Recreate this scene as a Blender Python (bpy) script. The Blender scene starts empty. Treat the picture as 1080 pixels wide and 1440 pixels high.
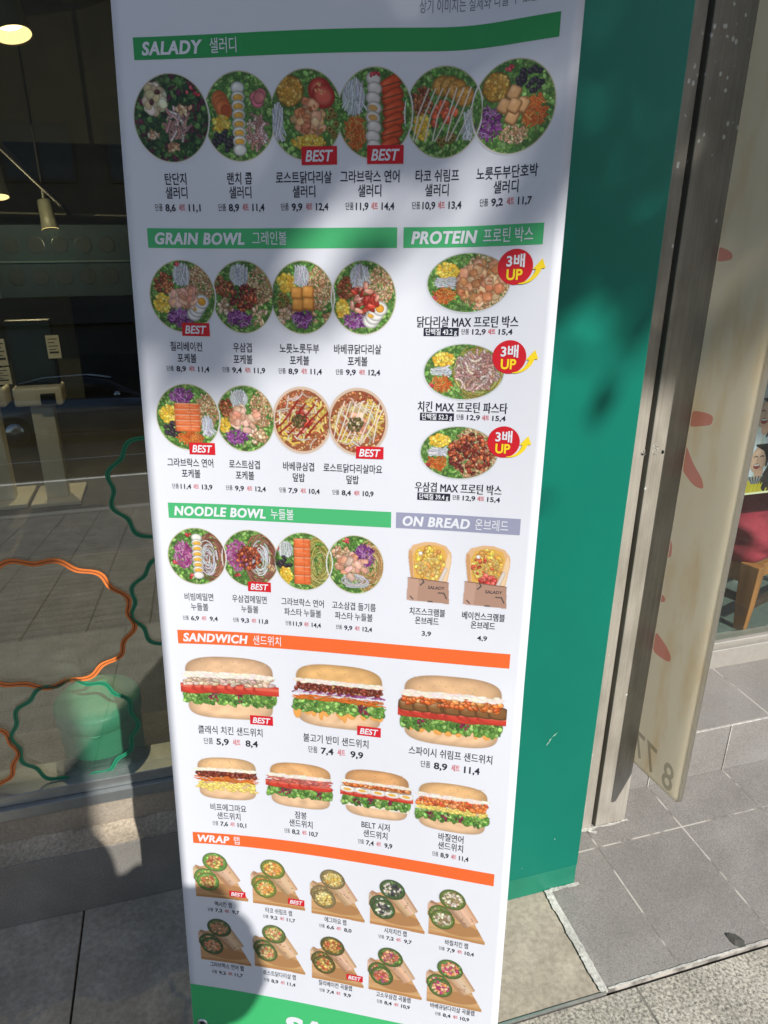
import bpy, bmesh, math, random
import numpy as np
from mathutils import Vector, Matrix, Euler, noise as mnoise

SC = bpy.context.scene
COL = SC.collection
rnd = random.Random(7)

# ---------------------------------------------------------------- camera
cam_d = bpy.data.cameras.new('camera')
cam = bpy.data.objects.new('camera', cam_d)
COL.objects.link(cam)
cam_d.sensor_fit = 'VERTICAL'
cam_d.sensor_height = 24.0
cam_d.lens = 24.0 * 1000 / 1440
cam_d.clip_start = 0.02
cam_d.clip_end = 600
cam.location = (0, 0, 1.5)
cam.rotation_euler = (math.radians(90 - 22), 0, math.radians(74.4 - 90))
SC.camera = cam

# ---------------------------------------------------------------- sky, sun, exposure
SUN_T = Vector((-0.31, 1.0, -0.86)).normalized()          # the way sunlight travels
SUN_EL = math.asin(-SUN_T.z)
SUN_ROT = math.atan2(-SUN_T.x, -SUN_T.y)
world = bpy.data.worlds.new('World')
SC.world = world
world.use_nodes = True
wn = world.node_tree
wn.nodes.clear()
sky = wn.nodes.new('ShaderNodeTexSky')
sky.sky_type = 'NISHITA'
sky.sun_disc = False
sky.sun_elevation = SUN_EL
sky.sun_rotation = SUN_ROT
bg = wn.nodes.new('ShaderNodeBackground')
bg.inputs['Strength'].default_value = 0.15
wo = wn.nodes.new('ShaderNodeOutputWorld')
wn.links.new(sky.outputs[0], bg.inputs[0])
wn.links.new(bg.outputs[0], wo.inputs[0])
sun_d = bpy.data.lights.new('sun', 'SUN')
sun_d.energy = 4.8
sun_d.angle = math.radians(0.5)
sun_d.color = (1.0, 0.95, 0.88)
sun = bpy.data.objects.new('sun', sun_d)
COL.objects.link(sun)
sun.rotation_euler = SUN_T.to_track_quat('-Z', 'Y').to_euler()
sun.location = (3, -8, 8)
SC.view_settings.view_transform = 'Standard'
SC.view_settings.look = 'None'
SC.view_settings.exposure = 0.35
SC.view_settings.gamma = 1.0
SC.cycles.max_bounces = 10
SC.cycles.transparent_max_bounces = 24
SC.cycles.caustics_reflective = False
SC.cycles.caustics_refractive = False


# ---------------------------------------------------------------- helpers
def s2l(c):
    c = np.asarray(c, float) / 255.0
    return np.where(c <= 0.04045, c / 12.92, ((c + 0.055) / 1.055) ** 2.4)


def rgb(r, g, b):
    return tuple(float(x) for x in s2l((r, g, b)))


class NT:
    """small wrapper around a material's node tree"""
    def __init__(self, name):
        self.m = bpy.data.materials.new(name)
        self.m.use_nodes = True
        self.t = self.m.node_tree
        self.t.nodes.clear()
        self.out = self.add('ShaderNodeOutputMaterial')

    def add(self, kind, **kw):
        n = self.t.nodes.new(kind)
        for k, v in kw.items():
            if hasattr(n, k):
                setattr(n, k, v)
            else:
                n.inputs[k.replace('_', ' ')].default_value = v
        return n

    def link(self, a, b):
        self.t.links.new(a, b)

    def coords(self, scale=(1, 1, 1), loc=(0, 0, 0), rot=(0, 0, 0)):
        tc = self.add('ShaderNodeTexCoord')
        mp = self.add('ShaderNodeMapping')
        mp.inputs['Scale'].default_value = scale
        mp.inputs['Location'].default_value = loc
        mp.inputs['Rotation'].default_value = rot
        self.link(tc.outputs['Object'], mp.inputs[0])
        return mp.outputs[0]

    def noise(self, vec, scale, detail=4, rough=0.6):
        n = self.add('ShaderNodeTexNoise')
        n.inputs['Scale'].default_value = scale
        n.inputs['Detail'].default_value = detail
        n.inputs['Roughness'].default_value = rough
        self.link(vec, n.inputs['Vector'])
        return n.outputs['Fac']

    def ramp(self, fac, stops):
        r = self.add('ShaderNodeValToRGB')
        e = r.color_ramp.elements
        while len(e) < len(stops):
            e.new(0.5)
        for i, (p, c) in enumerate(stops):
            e[i].position = p
            e[i].color = (*c, 1) if len(c) == 3 else c
        self.link(fac, r.inputs[0])
        return r.outputs['Color']

    def mix(self, fac, a, b, mode='MIX'):
        n = self.add('ShaderNodeMix', data_type='RGBA', blend_type=mode)
        for sock, v in ((n.inputs['Factor'], fac), (n.inputs['A'], a), (n.inputs['B'], b)):
            pass
        def put(s, v):
            if hasattr(v, 'is_output'):
                self.link(v, s)
            elif isinstance(v, (int, float)):
                s.default_value = v
            else:
                s.default_value = (*v, 1) if len(v) == 3 else v
        put(n.inputs[0], fac)
        put(n.inputs[6], a)
        put(n.inputs[7], b)
        return n.outputs[2]

    def bsdf(self, color, rough=0.6, metal=0.0, spec=0.5, bump=None, bump_s=0.2, bump_d=0.002, **kw):
        p = self.add('ShaderNodeBsdfPrincipled')
        if hasattr(color, 'is_output'):
            self.link(color, p.inputs['Base Color'])
        else:
            p.inputs['Base Color'].default_value = (*color, 1)
        if hasattr(rough, 'is_output'):
            self.link(rough, p.inputs['Roughness'])
        else:
            p.inputs['Roughness'].default_value = rough
        p.inputs['Metallic'].default_value = metal
        p.inputs['Specular IOR Level'].default_value = spec
        for k, v in kw.items():
            p.inputs[k.replace('_', ' ')].default_value = v
        if bump is not None:
            b = self.add('ShaderNodeBump')
            b.inputs['Strength'].default_value = bump_s
            b.inputs['Distance'].default_value = bump_d
            self.link(bump, b.inputs['Height'])
            self.link(b.outputs[0], p.inputs['Normal'])
        self.link(p.outputs[0], self.out.inputs[0])
        return p


def simple(name, color, rough=0.6, var=0.12, scale=18, bump_s=0.15, metal=0.0, spec=0.5, stretch=(1, 1, 1), **kw):
    n = NT(name)
    v = n.coords(scale=stretch)
    f = n.noise(v, scale, 5)
    lo = tuple(max(0, c * (1 - var)) for c in color)
    hi = tuple(min(1, c * (1 + var)) for c in color)
    c = n.ramp(f, [(0.3, lo), (0.7, hi)])
    n.bsdf(c, rough, metal, spec, bump=f, bump_s=bump_s, **kw)
    return n.m


class MB:
    """collects verts and faces (with material slots) and links them as ONE mesh object"""
    def __init__(self):
        self.v, self.f, self.mi, self.sm = [], [], [], []

    def add(self, verts, faces, mi=0, smooth=False):
        o = len(self.v)
        self.v += [tuple(p) for p in verts]
        self.f += [tuple(i + o for i in f) for f in faces]
        self.mi += [mi] * len(faces)
        self.sm += [smooth] * len(faces)
        return self

    def box(self, x0, x1, y0, y1, z0, z1, mi=0, M=None):
        vs = [Vector((x, y, z)) for z in (z0, z1) for y in (y0, y1) for x in (x0, x1)]
        if M is not None:
            vs = [M @ p for p in vs]
        return self.add(vs, [(0, 2, 3, 1), (4, 5, 7, 6), (0, 1, 5, 4), (2, 6, 7, 3), (0, 4, 6, 2), (1, 3, 7, 5)], mi)

    def tube(self, pts, r, n=10, mi=0, cap=True, smooth=True):
        pts = [Vector(p) for p in pts]
        rs = r if isinstance(r, (list, tuple)) else [r] * len(pts)
        rings = []
        prev = None
        for i, p in enumerate(pts):
            t = (pts[min(i + 1, len(pts) - 1)] - pts[max(i - 1, 0)]).normalized()
            if prev is None:
                a = t.orthogonal().normalized()
            else:
                a = (prev - t * prev.dot(t)).normalized()
            prev = a
            b = t.cross(a)
            rings.append([p + (a * math.cos(2 * math.pi * k / n) + b * math.sin(2 * math.pi * k / n)) * rs[i] for k in range(n)])
        vs = [q for ring in rings for q in ring]
        fs = []
        for i in range(len(rings) - 1):
            for k in range(n):
                k2 = (k + 1) % n
                fs.append((i * n + k, i * n + k2, (i + 1) * n + k2, (i + 1) * n + k))
        self.add(vs, fs, mi, smooth)
        if cap:
            self.add(rings[0], [tuple(range(n))[::-1]], mi)
            self.add(rings[-1], [tuple(range(n))], mi)
        return self

    def lathe(self, prof, c=(0, 0, 0), n=32, mi=0, M=None, smooth=True):
        vs, fs = [], []
        for r, z in prof:
            for k in range(n):
                a = 2 * math.pi * k / n
                p = Vector((r * math.cos(a), r * math.sin(a), z))
                if M is not None:
                    p = M @ p
                vs.append(p + Vector(c))
        for i in range(len(prof) - 1):
            for k in range(n):
                k2 = (k + 1) % n
                fs.append((i * n + k, i * n + k2, (i + 1) * n + k2, (i + 1) * n + k))
        return self.add(vs, fs, mi, smooth)

    def prism(self, poly, fn, d0, d1, mi=0):
        """poly: 2-D outline; fn(a, b, depth) -> point"""
        n = len(poly)
        vs = [fn(a, b, d0) for a, b in poly] + [fn(a, b, d1) for a, b in poly]
        fs = [tuple(range(n))[::-1], tuple(range(n, 2 * n))]
        fs += [(i, (i + 1) % n, n + (i + 1) % n, n + i) for i in range(n)]
        return self.add(vs, fs, mi)

    def build(self, name, mats, parent=None, bevel=0, seg=2, kind=None):
        me = bpy.data.meshes.new(name)
        me.from_pydata(self.v, [], self.f)
        mats = mats if isinstance(mats, (list, tuple)) else [mats]
        for m in mats:
            me.materials.append(m)
        me.polygons.foreach_set('material_index', self.mi)
        me.polygons.foreach_set('use_smooth', self.sm)
        me.update()
        o = bpy.data.objects.new(name, me)
        COL.objects.link(o)
        if parent:
            put_under(o, parent)
        if bevel:
            b = o.modifiers.new('bevel', 'BEVEL')
            b.width = bevel
            b.segments = seg
            b.limit_method = 'ANGLE'
        if kind:
            o['kind'] = kind
        return o


def wloc(o):
    v = Vector(o.location)
    while o.parent:
        o = o.parent
        v = v if o.type != 'EMPTY' else Vector(o.location)
    return v


def put_under(o, parent):
    root = parent
    while root.parent:
        root = root.parent
    o.parent = parent
    if root is parent:
        o.matrix_parent_inverse = Matrix.LocRotScale(root.location, root.rotation_euler, None).inverted()


def thing(name, label, cat, loc=(0, 0, 0), group=None):
    o = bpy.data.objects.new(name, None)
    o.empty_display_size = 0.1
    COL.objects.link(o)
    o.location = loc
    return tag(o, label, cat, group)


def tag(o, label, cat, group=None):
    o['label'] = label
    o['category'] = cat
    if group:
        o['group'] = group
    return o


def structure(o):
    o['kind'] = 'structure'
    return o


# glass: see-through with a mirror share, as a pane of float glass has
def glass_mat(name, tint, ior=1.5, extra=0.0):
    n = NT(name)
    fr = n.add('ShaderNodeLayerWeight')
    fr.inputs['Blend'].default_value = 0.5
    pw = n.add('ShaderNodeMath', operation='POWER')
    pw.inputs[1].default_value = 5.0
    n.link(fr.outputs['Facing'], pw.inputs[0])
    r0 = ((ior - 1) / (ior + 1)) ** 2
    ad = n.add('ShaderNodeMath', operation='MULTIPLY_ADD', use_clamp=True)
    ad.inputs[1].default_value = 1 - r0
    ad.inputs[2].default_value = r0 + extra
    n.link(pw.outputs[0], ad.inputs[0])
    tr = n.add('ShaderNodeBsdfTransparent')
    tr.inputs[0].default_value = (*tint, 1)
    gl = n.add('ShaderNodeBsdfGlossy')
    gl.inputs['Roughness'].default_value = 0.0
    mx = n.add('ShaderNodeMixShader')
    n.link(ad.outputs[0], mx.inputs[0])
    n.link(tr.outputs[0], mx.inputs[1])
    n.link(gl.outputs[0], mx.inputs[2])
    n.link(mx.outputs[0], n.out.inputs[0])
    return n.m


def emit_mat(name, color, strength):
    n = NT(name)
    e = n.add('ShaderNodeEmission')
    e.inputs[0].default_value = (*color, 1)
    e.inputs[1].default_value = strength
    n.link(e.outputs[0], n.out.inputs[0])
    return n.m

# ---------------------------------------------------------------- ground
def granite(name, base, speck, scale=260, big=0.18, rough=0.85, bump=0.5, joints=None):
    """stone with mineral specks; joints = (width, height, x0, y0, colour, mortar)"""
    n = NT(name)
    v = n.coords()
    fine = n.noise(v, scale, 3, 0.7)
    mid = n.noise(v, 9, 6, 0.6)
    dirt = n.noise(v, 2.3, 5, 0.65)
    lo = tuple(c * (1 - speck) for c in base)
    hi = tuple(min(1, c * (1 + speck)) for c in base)
    c = n.ramp(fine, [(0.36, lo), (0.5, base), (0.66, hi)])
    d = n.ramp(mid, [(0.3, (1 - big,) * 3), (0.7, (1 + big,) * 3)])
    c = n.mix(1.0, c, d, 'MULTIPLY')
    dd = n.ramp(dirt, [(0.35, (0.78, 0.77, 0.74)), (0.62, (1, 1, 1))])
    c = n.mix(0.8, c, dd, 'MULTIPLY')
    sv = n.add('ShaderNodeTexVoronoi'); sv.inputs['Scale'].default_value = 17; n.link(v, sv.inputs['Vector'])
    sp1 = n.ramp(sv.outputs['Distance'], [(0.0, (.75, .74, .72)), (0.05, (.8, .79, .78)), (0.10, (1, 1, 1))])
    gate = n.ramp(n.noise(v, 5.5, 2), [(0.66, (0, 0, 0)), (0.70, (1, 1, 1))])
    c = n.mix(gate, c, n.mix(1.0, c, sp1, 'MULTIPLY'))
    if joints:
        w, h, x0, y0, jc, mort = joints
        bv = n.coords(loc=(-x0, -y0, 0))
        b = n.add('ShaderNodeTexBrick')
        b.offset = joints_offset.get(name, 0.0)
        b.inputs['Scale'].default_value = 1
        b.inputs['Brick Width'].default_value = w
        b.inputs['Row Height'].default_value = h
        b.inputs['Mortar Size'].default_value = mort
        b.inputs['Mortar Smooth'].default_value = 0.15
        n.link(bv, b.inputs['Vector'])
        b.inputs['Color1'].default_value = (1.05, 1.05, 1.05, 1)
        b.inputs['Color2'].default_value = (0.93, 0.93, 0.93, 1)
        c = n.mix(0.7, c, b.outputs['Color'], 'MULTIPLY')
        jn = n.noise(v, 14, 3)
        jcol = n.ramp(jn, [(0.42, tuple(x * 0.35 for x in jc)), (0.55, jc)])
        c = n.mix(b.outputs['Fac'], c, jcol)
    n.bsdf(c, rough, spec=0.35, bump=fine, bump_s=bump, bump_d=0.0015)
    return n.m


joints_offset = {}
M = {}
M['tile'] = granite('grey_floor_tile', (0.235, 0.222, 0.21), 0.30, 420, 0.10, 0.75, 0.25, (0.2525, 0.333, 0.905 - 0.2525 * 4, 0.848, (0.46, 0.43, 0.39), 0.0022))
M['tile_top'] = granite('grey_step_tile', (0.25, 0.236, 0.222), 0.3, 420, 0.06, 0.75, 0.25, (0.2525, 0.40, 0.535, 1.2, (0.46, 0.43, 0.39), 0.0022))
M['riser'] = granite('grey_riser_tile', (0.235, 0.226, 0.216), 0.3, 420, 0.06, 0.75, 0.25)
M['slab'] = granite('beige_concrete', (0.36, 0.315, 0.255), 0.16, 90, 0.22, 0.9, 0.3)
M['pave'] = granite('rough_granite', (0.33, 0.31, 0.265), 0.62, 150, 0.18, 0.9, 0.9, (0.6, 0.3, 0.79, 0.845, (0.16, 0.15, 0.13), 0.003))
M['mortar'] = granite('white_mortar', (0.46, 0.45, 0.42), 0.25, 120, 0.3, 0.9, 0.5)
M['wall_stone'] = granite('grey_wall_stone', (0.2, 0.19, 0.175), 0.2, 300, 0.12, 0.8, 0.25)
M['asphalt'] = granite('asphalt', (0.052, 0.052, 0.055), 0.5, 180, 0.2, 0.9, 0.6)
M['white_line'] = simple('white_road_paint', (0.7, 0.7, 0.68), 0.7, 0.1, 12)
M['far_pave'] = granite('far_paving', (0.26, 0.25, 0.24), 0.2, 60, 0.15, 0.9, 0.3)
M['brick_pave'] = granite('brick_paving', (0.21, 0.195, 0.18), 0.3, 120, 0.25, 0.9, 0.5, (0.3, 0.1, 0.0, 0.0, (0.06, 0.055, 0.05), 0.005))


def sheet(name, x0, x1, y0, y1, z, mat, nx=1):
    mb = MB()
    mb.add([(x0, y0, z), (x1, y0, z), (x1, y1, z), (x0, y1, z)], [(0, 1, 2, 3)])
    return structure(mb.build(name, mat))


g = MB()
g.add([(-250, -250, -0.16), (250, -250, -0.16), (250, 250, -0.16), (-250, 250, -0.16)], [(0, 1, 2, 3)])
structure(g.build('ground', M['far_pave']))
sheet('road', -120, 120, -16.6, -4.2, -0.14, M['asphalt'])
for k, (y0, y1) in enumerate(((-4.75, -4.63), (-7.6, -7.45), (-10.4, -10.28))):
    o = sheet('road_line', -120, 120, y0, y1, -0.136, M['white_line'])
pv = MB()
pv.box(-40, 40, -4.0, -0.55, -0.15, -0.004)
structure(pv.build('pavement', M['brick_pave']))
pv = MB()
pv.box(-40, 40, -0.55, 0.84, -0.15, 0.0)
structure(pv.build('pavement_edge', M['pave']))
kb = MB()
kb.box(-40, 40, -4.2, -4.0, -0.15, 0.002)
structure(kb.build('kerb', M['riser'], bevel=0.012))
kb = MB()
kb.box(-40, 40, -20.2, -16.6, -0.15, 0.0)
structure(kb.build('far_pavement', M['far_pave'], bevel=0.012))
# concrete forecourt in front of the shop and under the banner
sl = MB()
sl.box(-6, -0.359, 0.846, 1.347, -0.15, 0.004)
sl.box(-0.3545, 0.7105, 0.846, 1.347, -0.15, 0.004)
structure(sl.build('concrete_forecourt', M['slab'], bevel=0.002))
# tiled entrance
tl = MB()
tl.box(0.726, 9, 0.8485, 1.335, -0.15, 0.006)
structure(tl.build('tiled_floor', M['tile'], bevel=0.0015))
st = MB()
st.box(1.03, 9, 1.335, 1.60, 0.0, 0.171, 0)
ob = st.build('entrance_step', [M['tile_top'], M['riser']], bevel=0.0015)
for p in ob.data.polygons:
    if abs(p.normal.z) < 0.5:
        p.material_index = 1
structure(ob)
# riser joints, nosing mortar and the mortar seams
mo = MB()
for x in (1.157, 1.41, 1.662, 1.915):
    mo.box(x - 0.0015, x + 0.0015, 1.3325, 1.3349, 0.006, 0.167)
mo.box(1.03, 4, 1.3318, 1.3349, 0.1675, 0.1695)
def ragged(mb, x0, y0, x1, y1, w, z, n=26, amp=0.6, seed=1):
    r = random.Random(seed)
    d = Vector((x1 - x0, y1 - y0, 0)); L = d.length; d /= L
    s = Vector((-d.y, d.x, 0))
    a, b = [], []
    for i in range(n + 1):
        p = Vector((x0, y0, z)) + d * L * i / n
        f1 = mnoise.noise(Vector((p.x * 40, p.y * 40, seed))) + .5 * (r.random() - .5)
        f2 = mnoise.noise(Vector((p.x * 40, p.y * 40, seed + 9))) + .5 * (r.random() - .5)
        a.append(p + s * w * (0.5 + amp * f1))
        b.append(p - s * w * (0.5 + amp * f2))
    mb.add(a + b, [(i, i + 1, n + 2 + i, n + 1 + i) for i in range(n)])
ragged(mo, 0.716, 0.846, 0.716, 1.10, 0.0155, 0.0085, 60, 0.30, 3)
mo.box(0.7106, 0.7259, 0.8462, 1.0985, 0.0, 0.0070)
ragged(mo, 0.72, 1.096, 0.80, 1.096, 0.009, 0.0092, 30, 0.4, 4)
ragged(mo, 0.728, 0.849, 2.6, 0.849, 0.0045, 0.0082, 300, 0.4, 5)
ragged(mo, 0.885, 1.239, 1.03, 1.239, 0.007, 0.0095, 26, 0.7, 6)
ragged(mo, 0.905, 1.234, 0.925, 1.222, 0.009, 0.0103, 10, 0.6, 7)
structure(mo.build('mortar_seams', M['mortar']))
tr = MB()
tr.box(-0.36, 0.72, 0.8415, 0.8455, -0.1, 0.0075)
M['alu'] = simple('dull_aluminium', (0.55, 0.56, 0.56), 0.35, 0.1, 60, 0.1, metal=0.9)
structure(tr.build('floor_trim', M['alu']))
# fallen leaf on the pavement seam
lf = MB()
lp = [(0, -.02), (.008, -.016), (.012, -.004), (.0105, .007), (.004, .015), (0, .02), (-.005, .014), (-.010, .006), (-.0115, -.004), (-.007, -.015)]
R = Matrix.Rotation(0.5, 4, 'Z')
pts = [R @ Vector((a, b, 0.004 * math.sin(a * 200) + 0.0105)) + Vector((1.062, 0.868, 0)) for a, b in lp]
ctr = Vector((1.062, 0.868, 0.0125))
lf.add(pts + [ctr] + [p - Vector((0, 0, .0006)) for p in pts] + [ctr - Vector((0, 0, .0006))],
       [(i, (i + 1) % 10, 10) for i in range(10)] + [((i + 1) % 10 + 11, i + 11, 21) for i in range(10)])
lf.tube([pts[0], Vector((1.073, .848, .0095))], 0.0008, 5)
M['leaf_dry'] = simple('dark_leaf', (0.06, 0.058, 0.05), 0.8, 0.3, 90)
tag(lf.build('fallen_leaf', M['leaf_dry']), 'small dark fallen leaf lying on the grey tile edge near the pavement', 'leaf')

# ---------------------------------------------------------------- shop front, left: base wall, ledge, window
GY = 1.425                                                    # glass foot
TILT = 0.093                                                  # the pane leans back
def gy(z):
    return GY + (z - 0.33) * TILT
base = thing('shop_base_wall', 'low grey stone wall with rough ledge below the shop window', 'wall', (-1.5, 1.37, 0))
b = MB()
b.box(-6, 0.30, 1.347, 1.72, -0.1, 0.181)
b.build('wall_face', M['wall_stone'], base, bevel=0.003)
b = MB()
b.box(-6, 0.30, 1.402, 1.70, 0.181, 0.272)
b.build('upper_course', granite('beige_sill_stone', (0.3, 0.26, 0.21), 0.14, 160, 0.2, 0.85, 0.25), base, bevel=0.003)
b = MB()
r5 = random.Random(5)
nx, ny = 420, 5
vs = []
for j in range(ny):
    for i in range(nx):
        x = -6 + 6.3 * i / (nx - 1)
        t = j / (ny - 1)
        y = 1.3475 + (1.4015 - 1.3475) * t
        z = 0.1822 + 0.016 * t * t + 0.006 * t * mnoise.noise(Vector((x * 22, t * 3, 0))) + 0.0025 * mnoise.noise(Vector((x * 90, t * 9, 3)))
        vs.append((x, y, max(z, 0.1817)))
b.add(vs, [(j * nx + i, j * nx + i + 1, (j + 1) * nx + i + 1, (j + 1) * nx + i) for j in range(ny - 1) for i in range(nx - 1)], 0, True)
b.build('mortar_ledge', granite('sandy_mortar', (0.4, 0.34, 0.26), 0.25, 140, 0.25, 0.95, 0.8), base)

M['frame'] = simple('grey_window_frame', (0.30, 0.32, 0.32), 0.38, 0.08, 40, 0.05, metal=0.7, stretch=(1, 1, 1))
M['glass'] = glass_mat('window_glass', (0.80, 0.86, 0.83), 1.52, 0.125)
win = thing('shop_window', 'large leaning shop window with wavy orange and green ring stickers', 'window', (-1.2, GY, 0.272))
b = MB()
b.box(-4.0, 0.30, 1.385, 1.50, 0.272, 0.302)
b.box(-4.0, 0.30, 1.398, 1.49, 0.302, 0.330)
b.build('bottom_rail', M['frame'], win, bevel=0.002)
b = MB()
def leanbox(mb, x0, x1, d0, d1, z0, z1):
    mb.add([(x, gy(z) + d, z) for z in (z0, z1) for d in (d0, d1) for x in (x0, x1)],
           [(0, 2, 3, 1), (4, 5, 7, 6), (0, 1, 5, 4), (2, 6, 7, 3), (0, 4, 6, 2), (1, 3, 7, 5)])
leanbox(b, -4.0, 0.295, -0.002, 0.006, 0.325, 2.9)
b.build('glass_pane', M['glass'], win)
b = MB()
leanbox(b, -4.06, -4.0, -0.02, 0.05, 0.272, 2.9)
leanbox(b, 0.24, 0.30, -0.02, 0.05, 0.331, 2.9)
leanbox(b, -4.0, 0.24, -0.02, 0.05, 2.9, 2.98)
b.build('window_frame', M['frame'], win, bevel=0.002)


def wavy_ring(name, cx, cz, rx, rz, lobes, amp, phase, w, mats, rot=0.0, groove=True):
    """two-line wavy ring lying on the outside of the pane"""
    N = 260
    def ring(off, wid, d, mb, mi, arc=(0, 1)):
        ins, outs = [], []
        for i in range(N + 1):
            a = 2 * math.pi * i / N
            k = 1 + amp * math.cos(lobes * a + phase) + 0.012 * math.sin(3 * a + phase)
            tx, tz = rx * k * math.cos(a), rz * k * math.sin(a)
            L = math.hypot(tx, tz)
            for lst, e in ((ins, off - wid), (outs, off + wid)):
                sx, sz = tx * (1 + e / L), tz * (1 + e / L)
                x = cx + sx * math.cos(rot) - sz * math.sin(rot)
                z = cz + sx * math.sin(rot) + sz * math.cos(rot)
                lst.append((x, gy(z) + d, z))
        mb.add(ins + outs, [(i, i + 1, N + 2 + i, N + 1 + i) for i in range(N)], mi)
    mb = MB()
    ring(0, w, -0.0032, mb, 0)
    if groove:
        ring(0, w * 0.16, -0.0036, mb, 1)
    return mb.build(name, mats, win)


def decal(name, c, c2):
    n1 = simple(name, c, 0.45, 0.06, 30, 0.0)
    n2 = simple(name + '_line', c2, 0.5, 0.06, 30, 0.0)
    return [n1, n2]
D_OR = decal('orange_film', (0.62, 0.17, 0.035), (0.12, 0.02, 0.01))
D_GR = decal('green_film', (0.012, 0.20, 0.10), (0.004, 0.06, 0.035))
wavy_ring('wavy_ring_sticker', -0.350, 0.712, 0.182, 0.143, 13, 0.035, 0.6, 0.0058, D_OR, -0.15)
wavy_ring('wavy_ring_sticker', -0.030, 0.985, 0.145, 0.125, 11, 0.045, 0.4, 0.0048, D_GR)
wavy_ring('wavy_ring_sticker', -0.032, 0.722, 0.132, 0.118, 11, 0.045, 1.4, 0.0048, D_GR)
wavy_ring('wavy_ring_sticker', -0.318, 0.447, 0.127, 0.124, 12, 0.04, 0.9, 0.0050, D_GR)
wavy_ring('wavy_ring_sticker', -0.550, 0.418, 0.105, 0.092, 10, 0.04, 0.2, 0.0055, D_OR)

# inside of the shop
M['dark_wall'] = simple('dark_brown_wall', (0.10, 0.09, 0.06), 0.8, 0.2, 3)
M['inner_floor'] = granite('dark_shop_floor', (0.13, 0.125, 0.115), 0.2, 160, 0.15, 0.6, 0.1)
sheet('shop_floor', -8, 0.36, 1.70, 9.0, 0.10, M['inner_floor'])
room = thing('shop_interior', 'dim shop interior with dark brown walls and ceiling behind the window', 'room', (-2, 8.9, 0.1))
b = MB(); b.box(-8, 3, 8.9, 9.1, 0.0, 4.2); b.build('back_wall', M['dark_wall'], room)
for xa, xb in ((-8.1, -8), (0.36, 0.45)):
    b = MB(); b.box(xa, xb, 1.8, 8.9, 0.0, 4.2); b.build('side_wall', M['dark_wall'], room)
b = MB(); b.box(-8, 0.36, 1.68, 8.9, 3.9, 4.0); b.build('shop_ceiling', M['dark_wall'], room)
b = MB(); b.box(-8, 0.36, 6.2, 6.5, 2.05, 3.9); b.build('ceiling_beam', simple('olive_beam', (0.06, 0.058, 0.042), 0.8, 0.2, 3), room)
# the beige wall panel behind the kiosks
bw = MB(); bw.box(-1.60, -0.86, 6.6, 6.66, 0.1, 1.32)
tag(bw.build('wall_panel', simple('beige_panel', (0.30, 0.27, 0.17), 0.7, 0.1, 4)), 'plain beige wall panel behind the ordering kiosk', 'panel')
# hood with two rows of round holes
hd = thing('counter_hood', 'dark teal hood over the counter with two rows of round holes', 'hood', (-1.4, 5.0, 1.07))
b = MB(); b.box(-2.4, -0.1, 5.0, 5.5, 1.08, 1.50); b.build('hood_panel', simple('dark_teal', (0.0035, 0.0155, 0.025), 0.85, 0.15, 4), hd, bevel=0.004)
hole_m = simple('dark_hole', (0.003, 0.010, 0.014), 0.8, 0.1, 4)
for zc in (1.385, 1.20):
    for i in range(14):
        b = MB(); b.lathe([(0.0, 0.002), (0.046, 0.002), (0.048, 0.0)], (-2.01 + i * 0.135, 4.998, zc), 24, 0, Matrix.Rotation(math.pi / 2, 4, 'X'), False)
        b.build('round_hole', hole_m, hd)
b = MB(); b.box(-2.4, -0.1, 4.985, 4.999, 1.285, 1.295); b.box(-1.05, -1.04, 4.985, 4.999, 1.08, 1.5); b.build('hood_seam', simple('teal_seam', (0.03, 0.06, 0.07), 0.85, 0.1, 4), hd)

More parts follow.
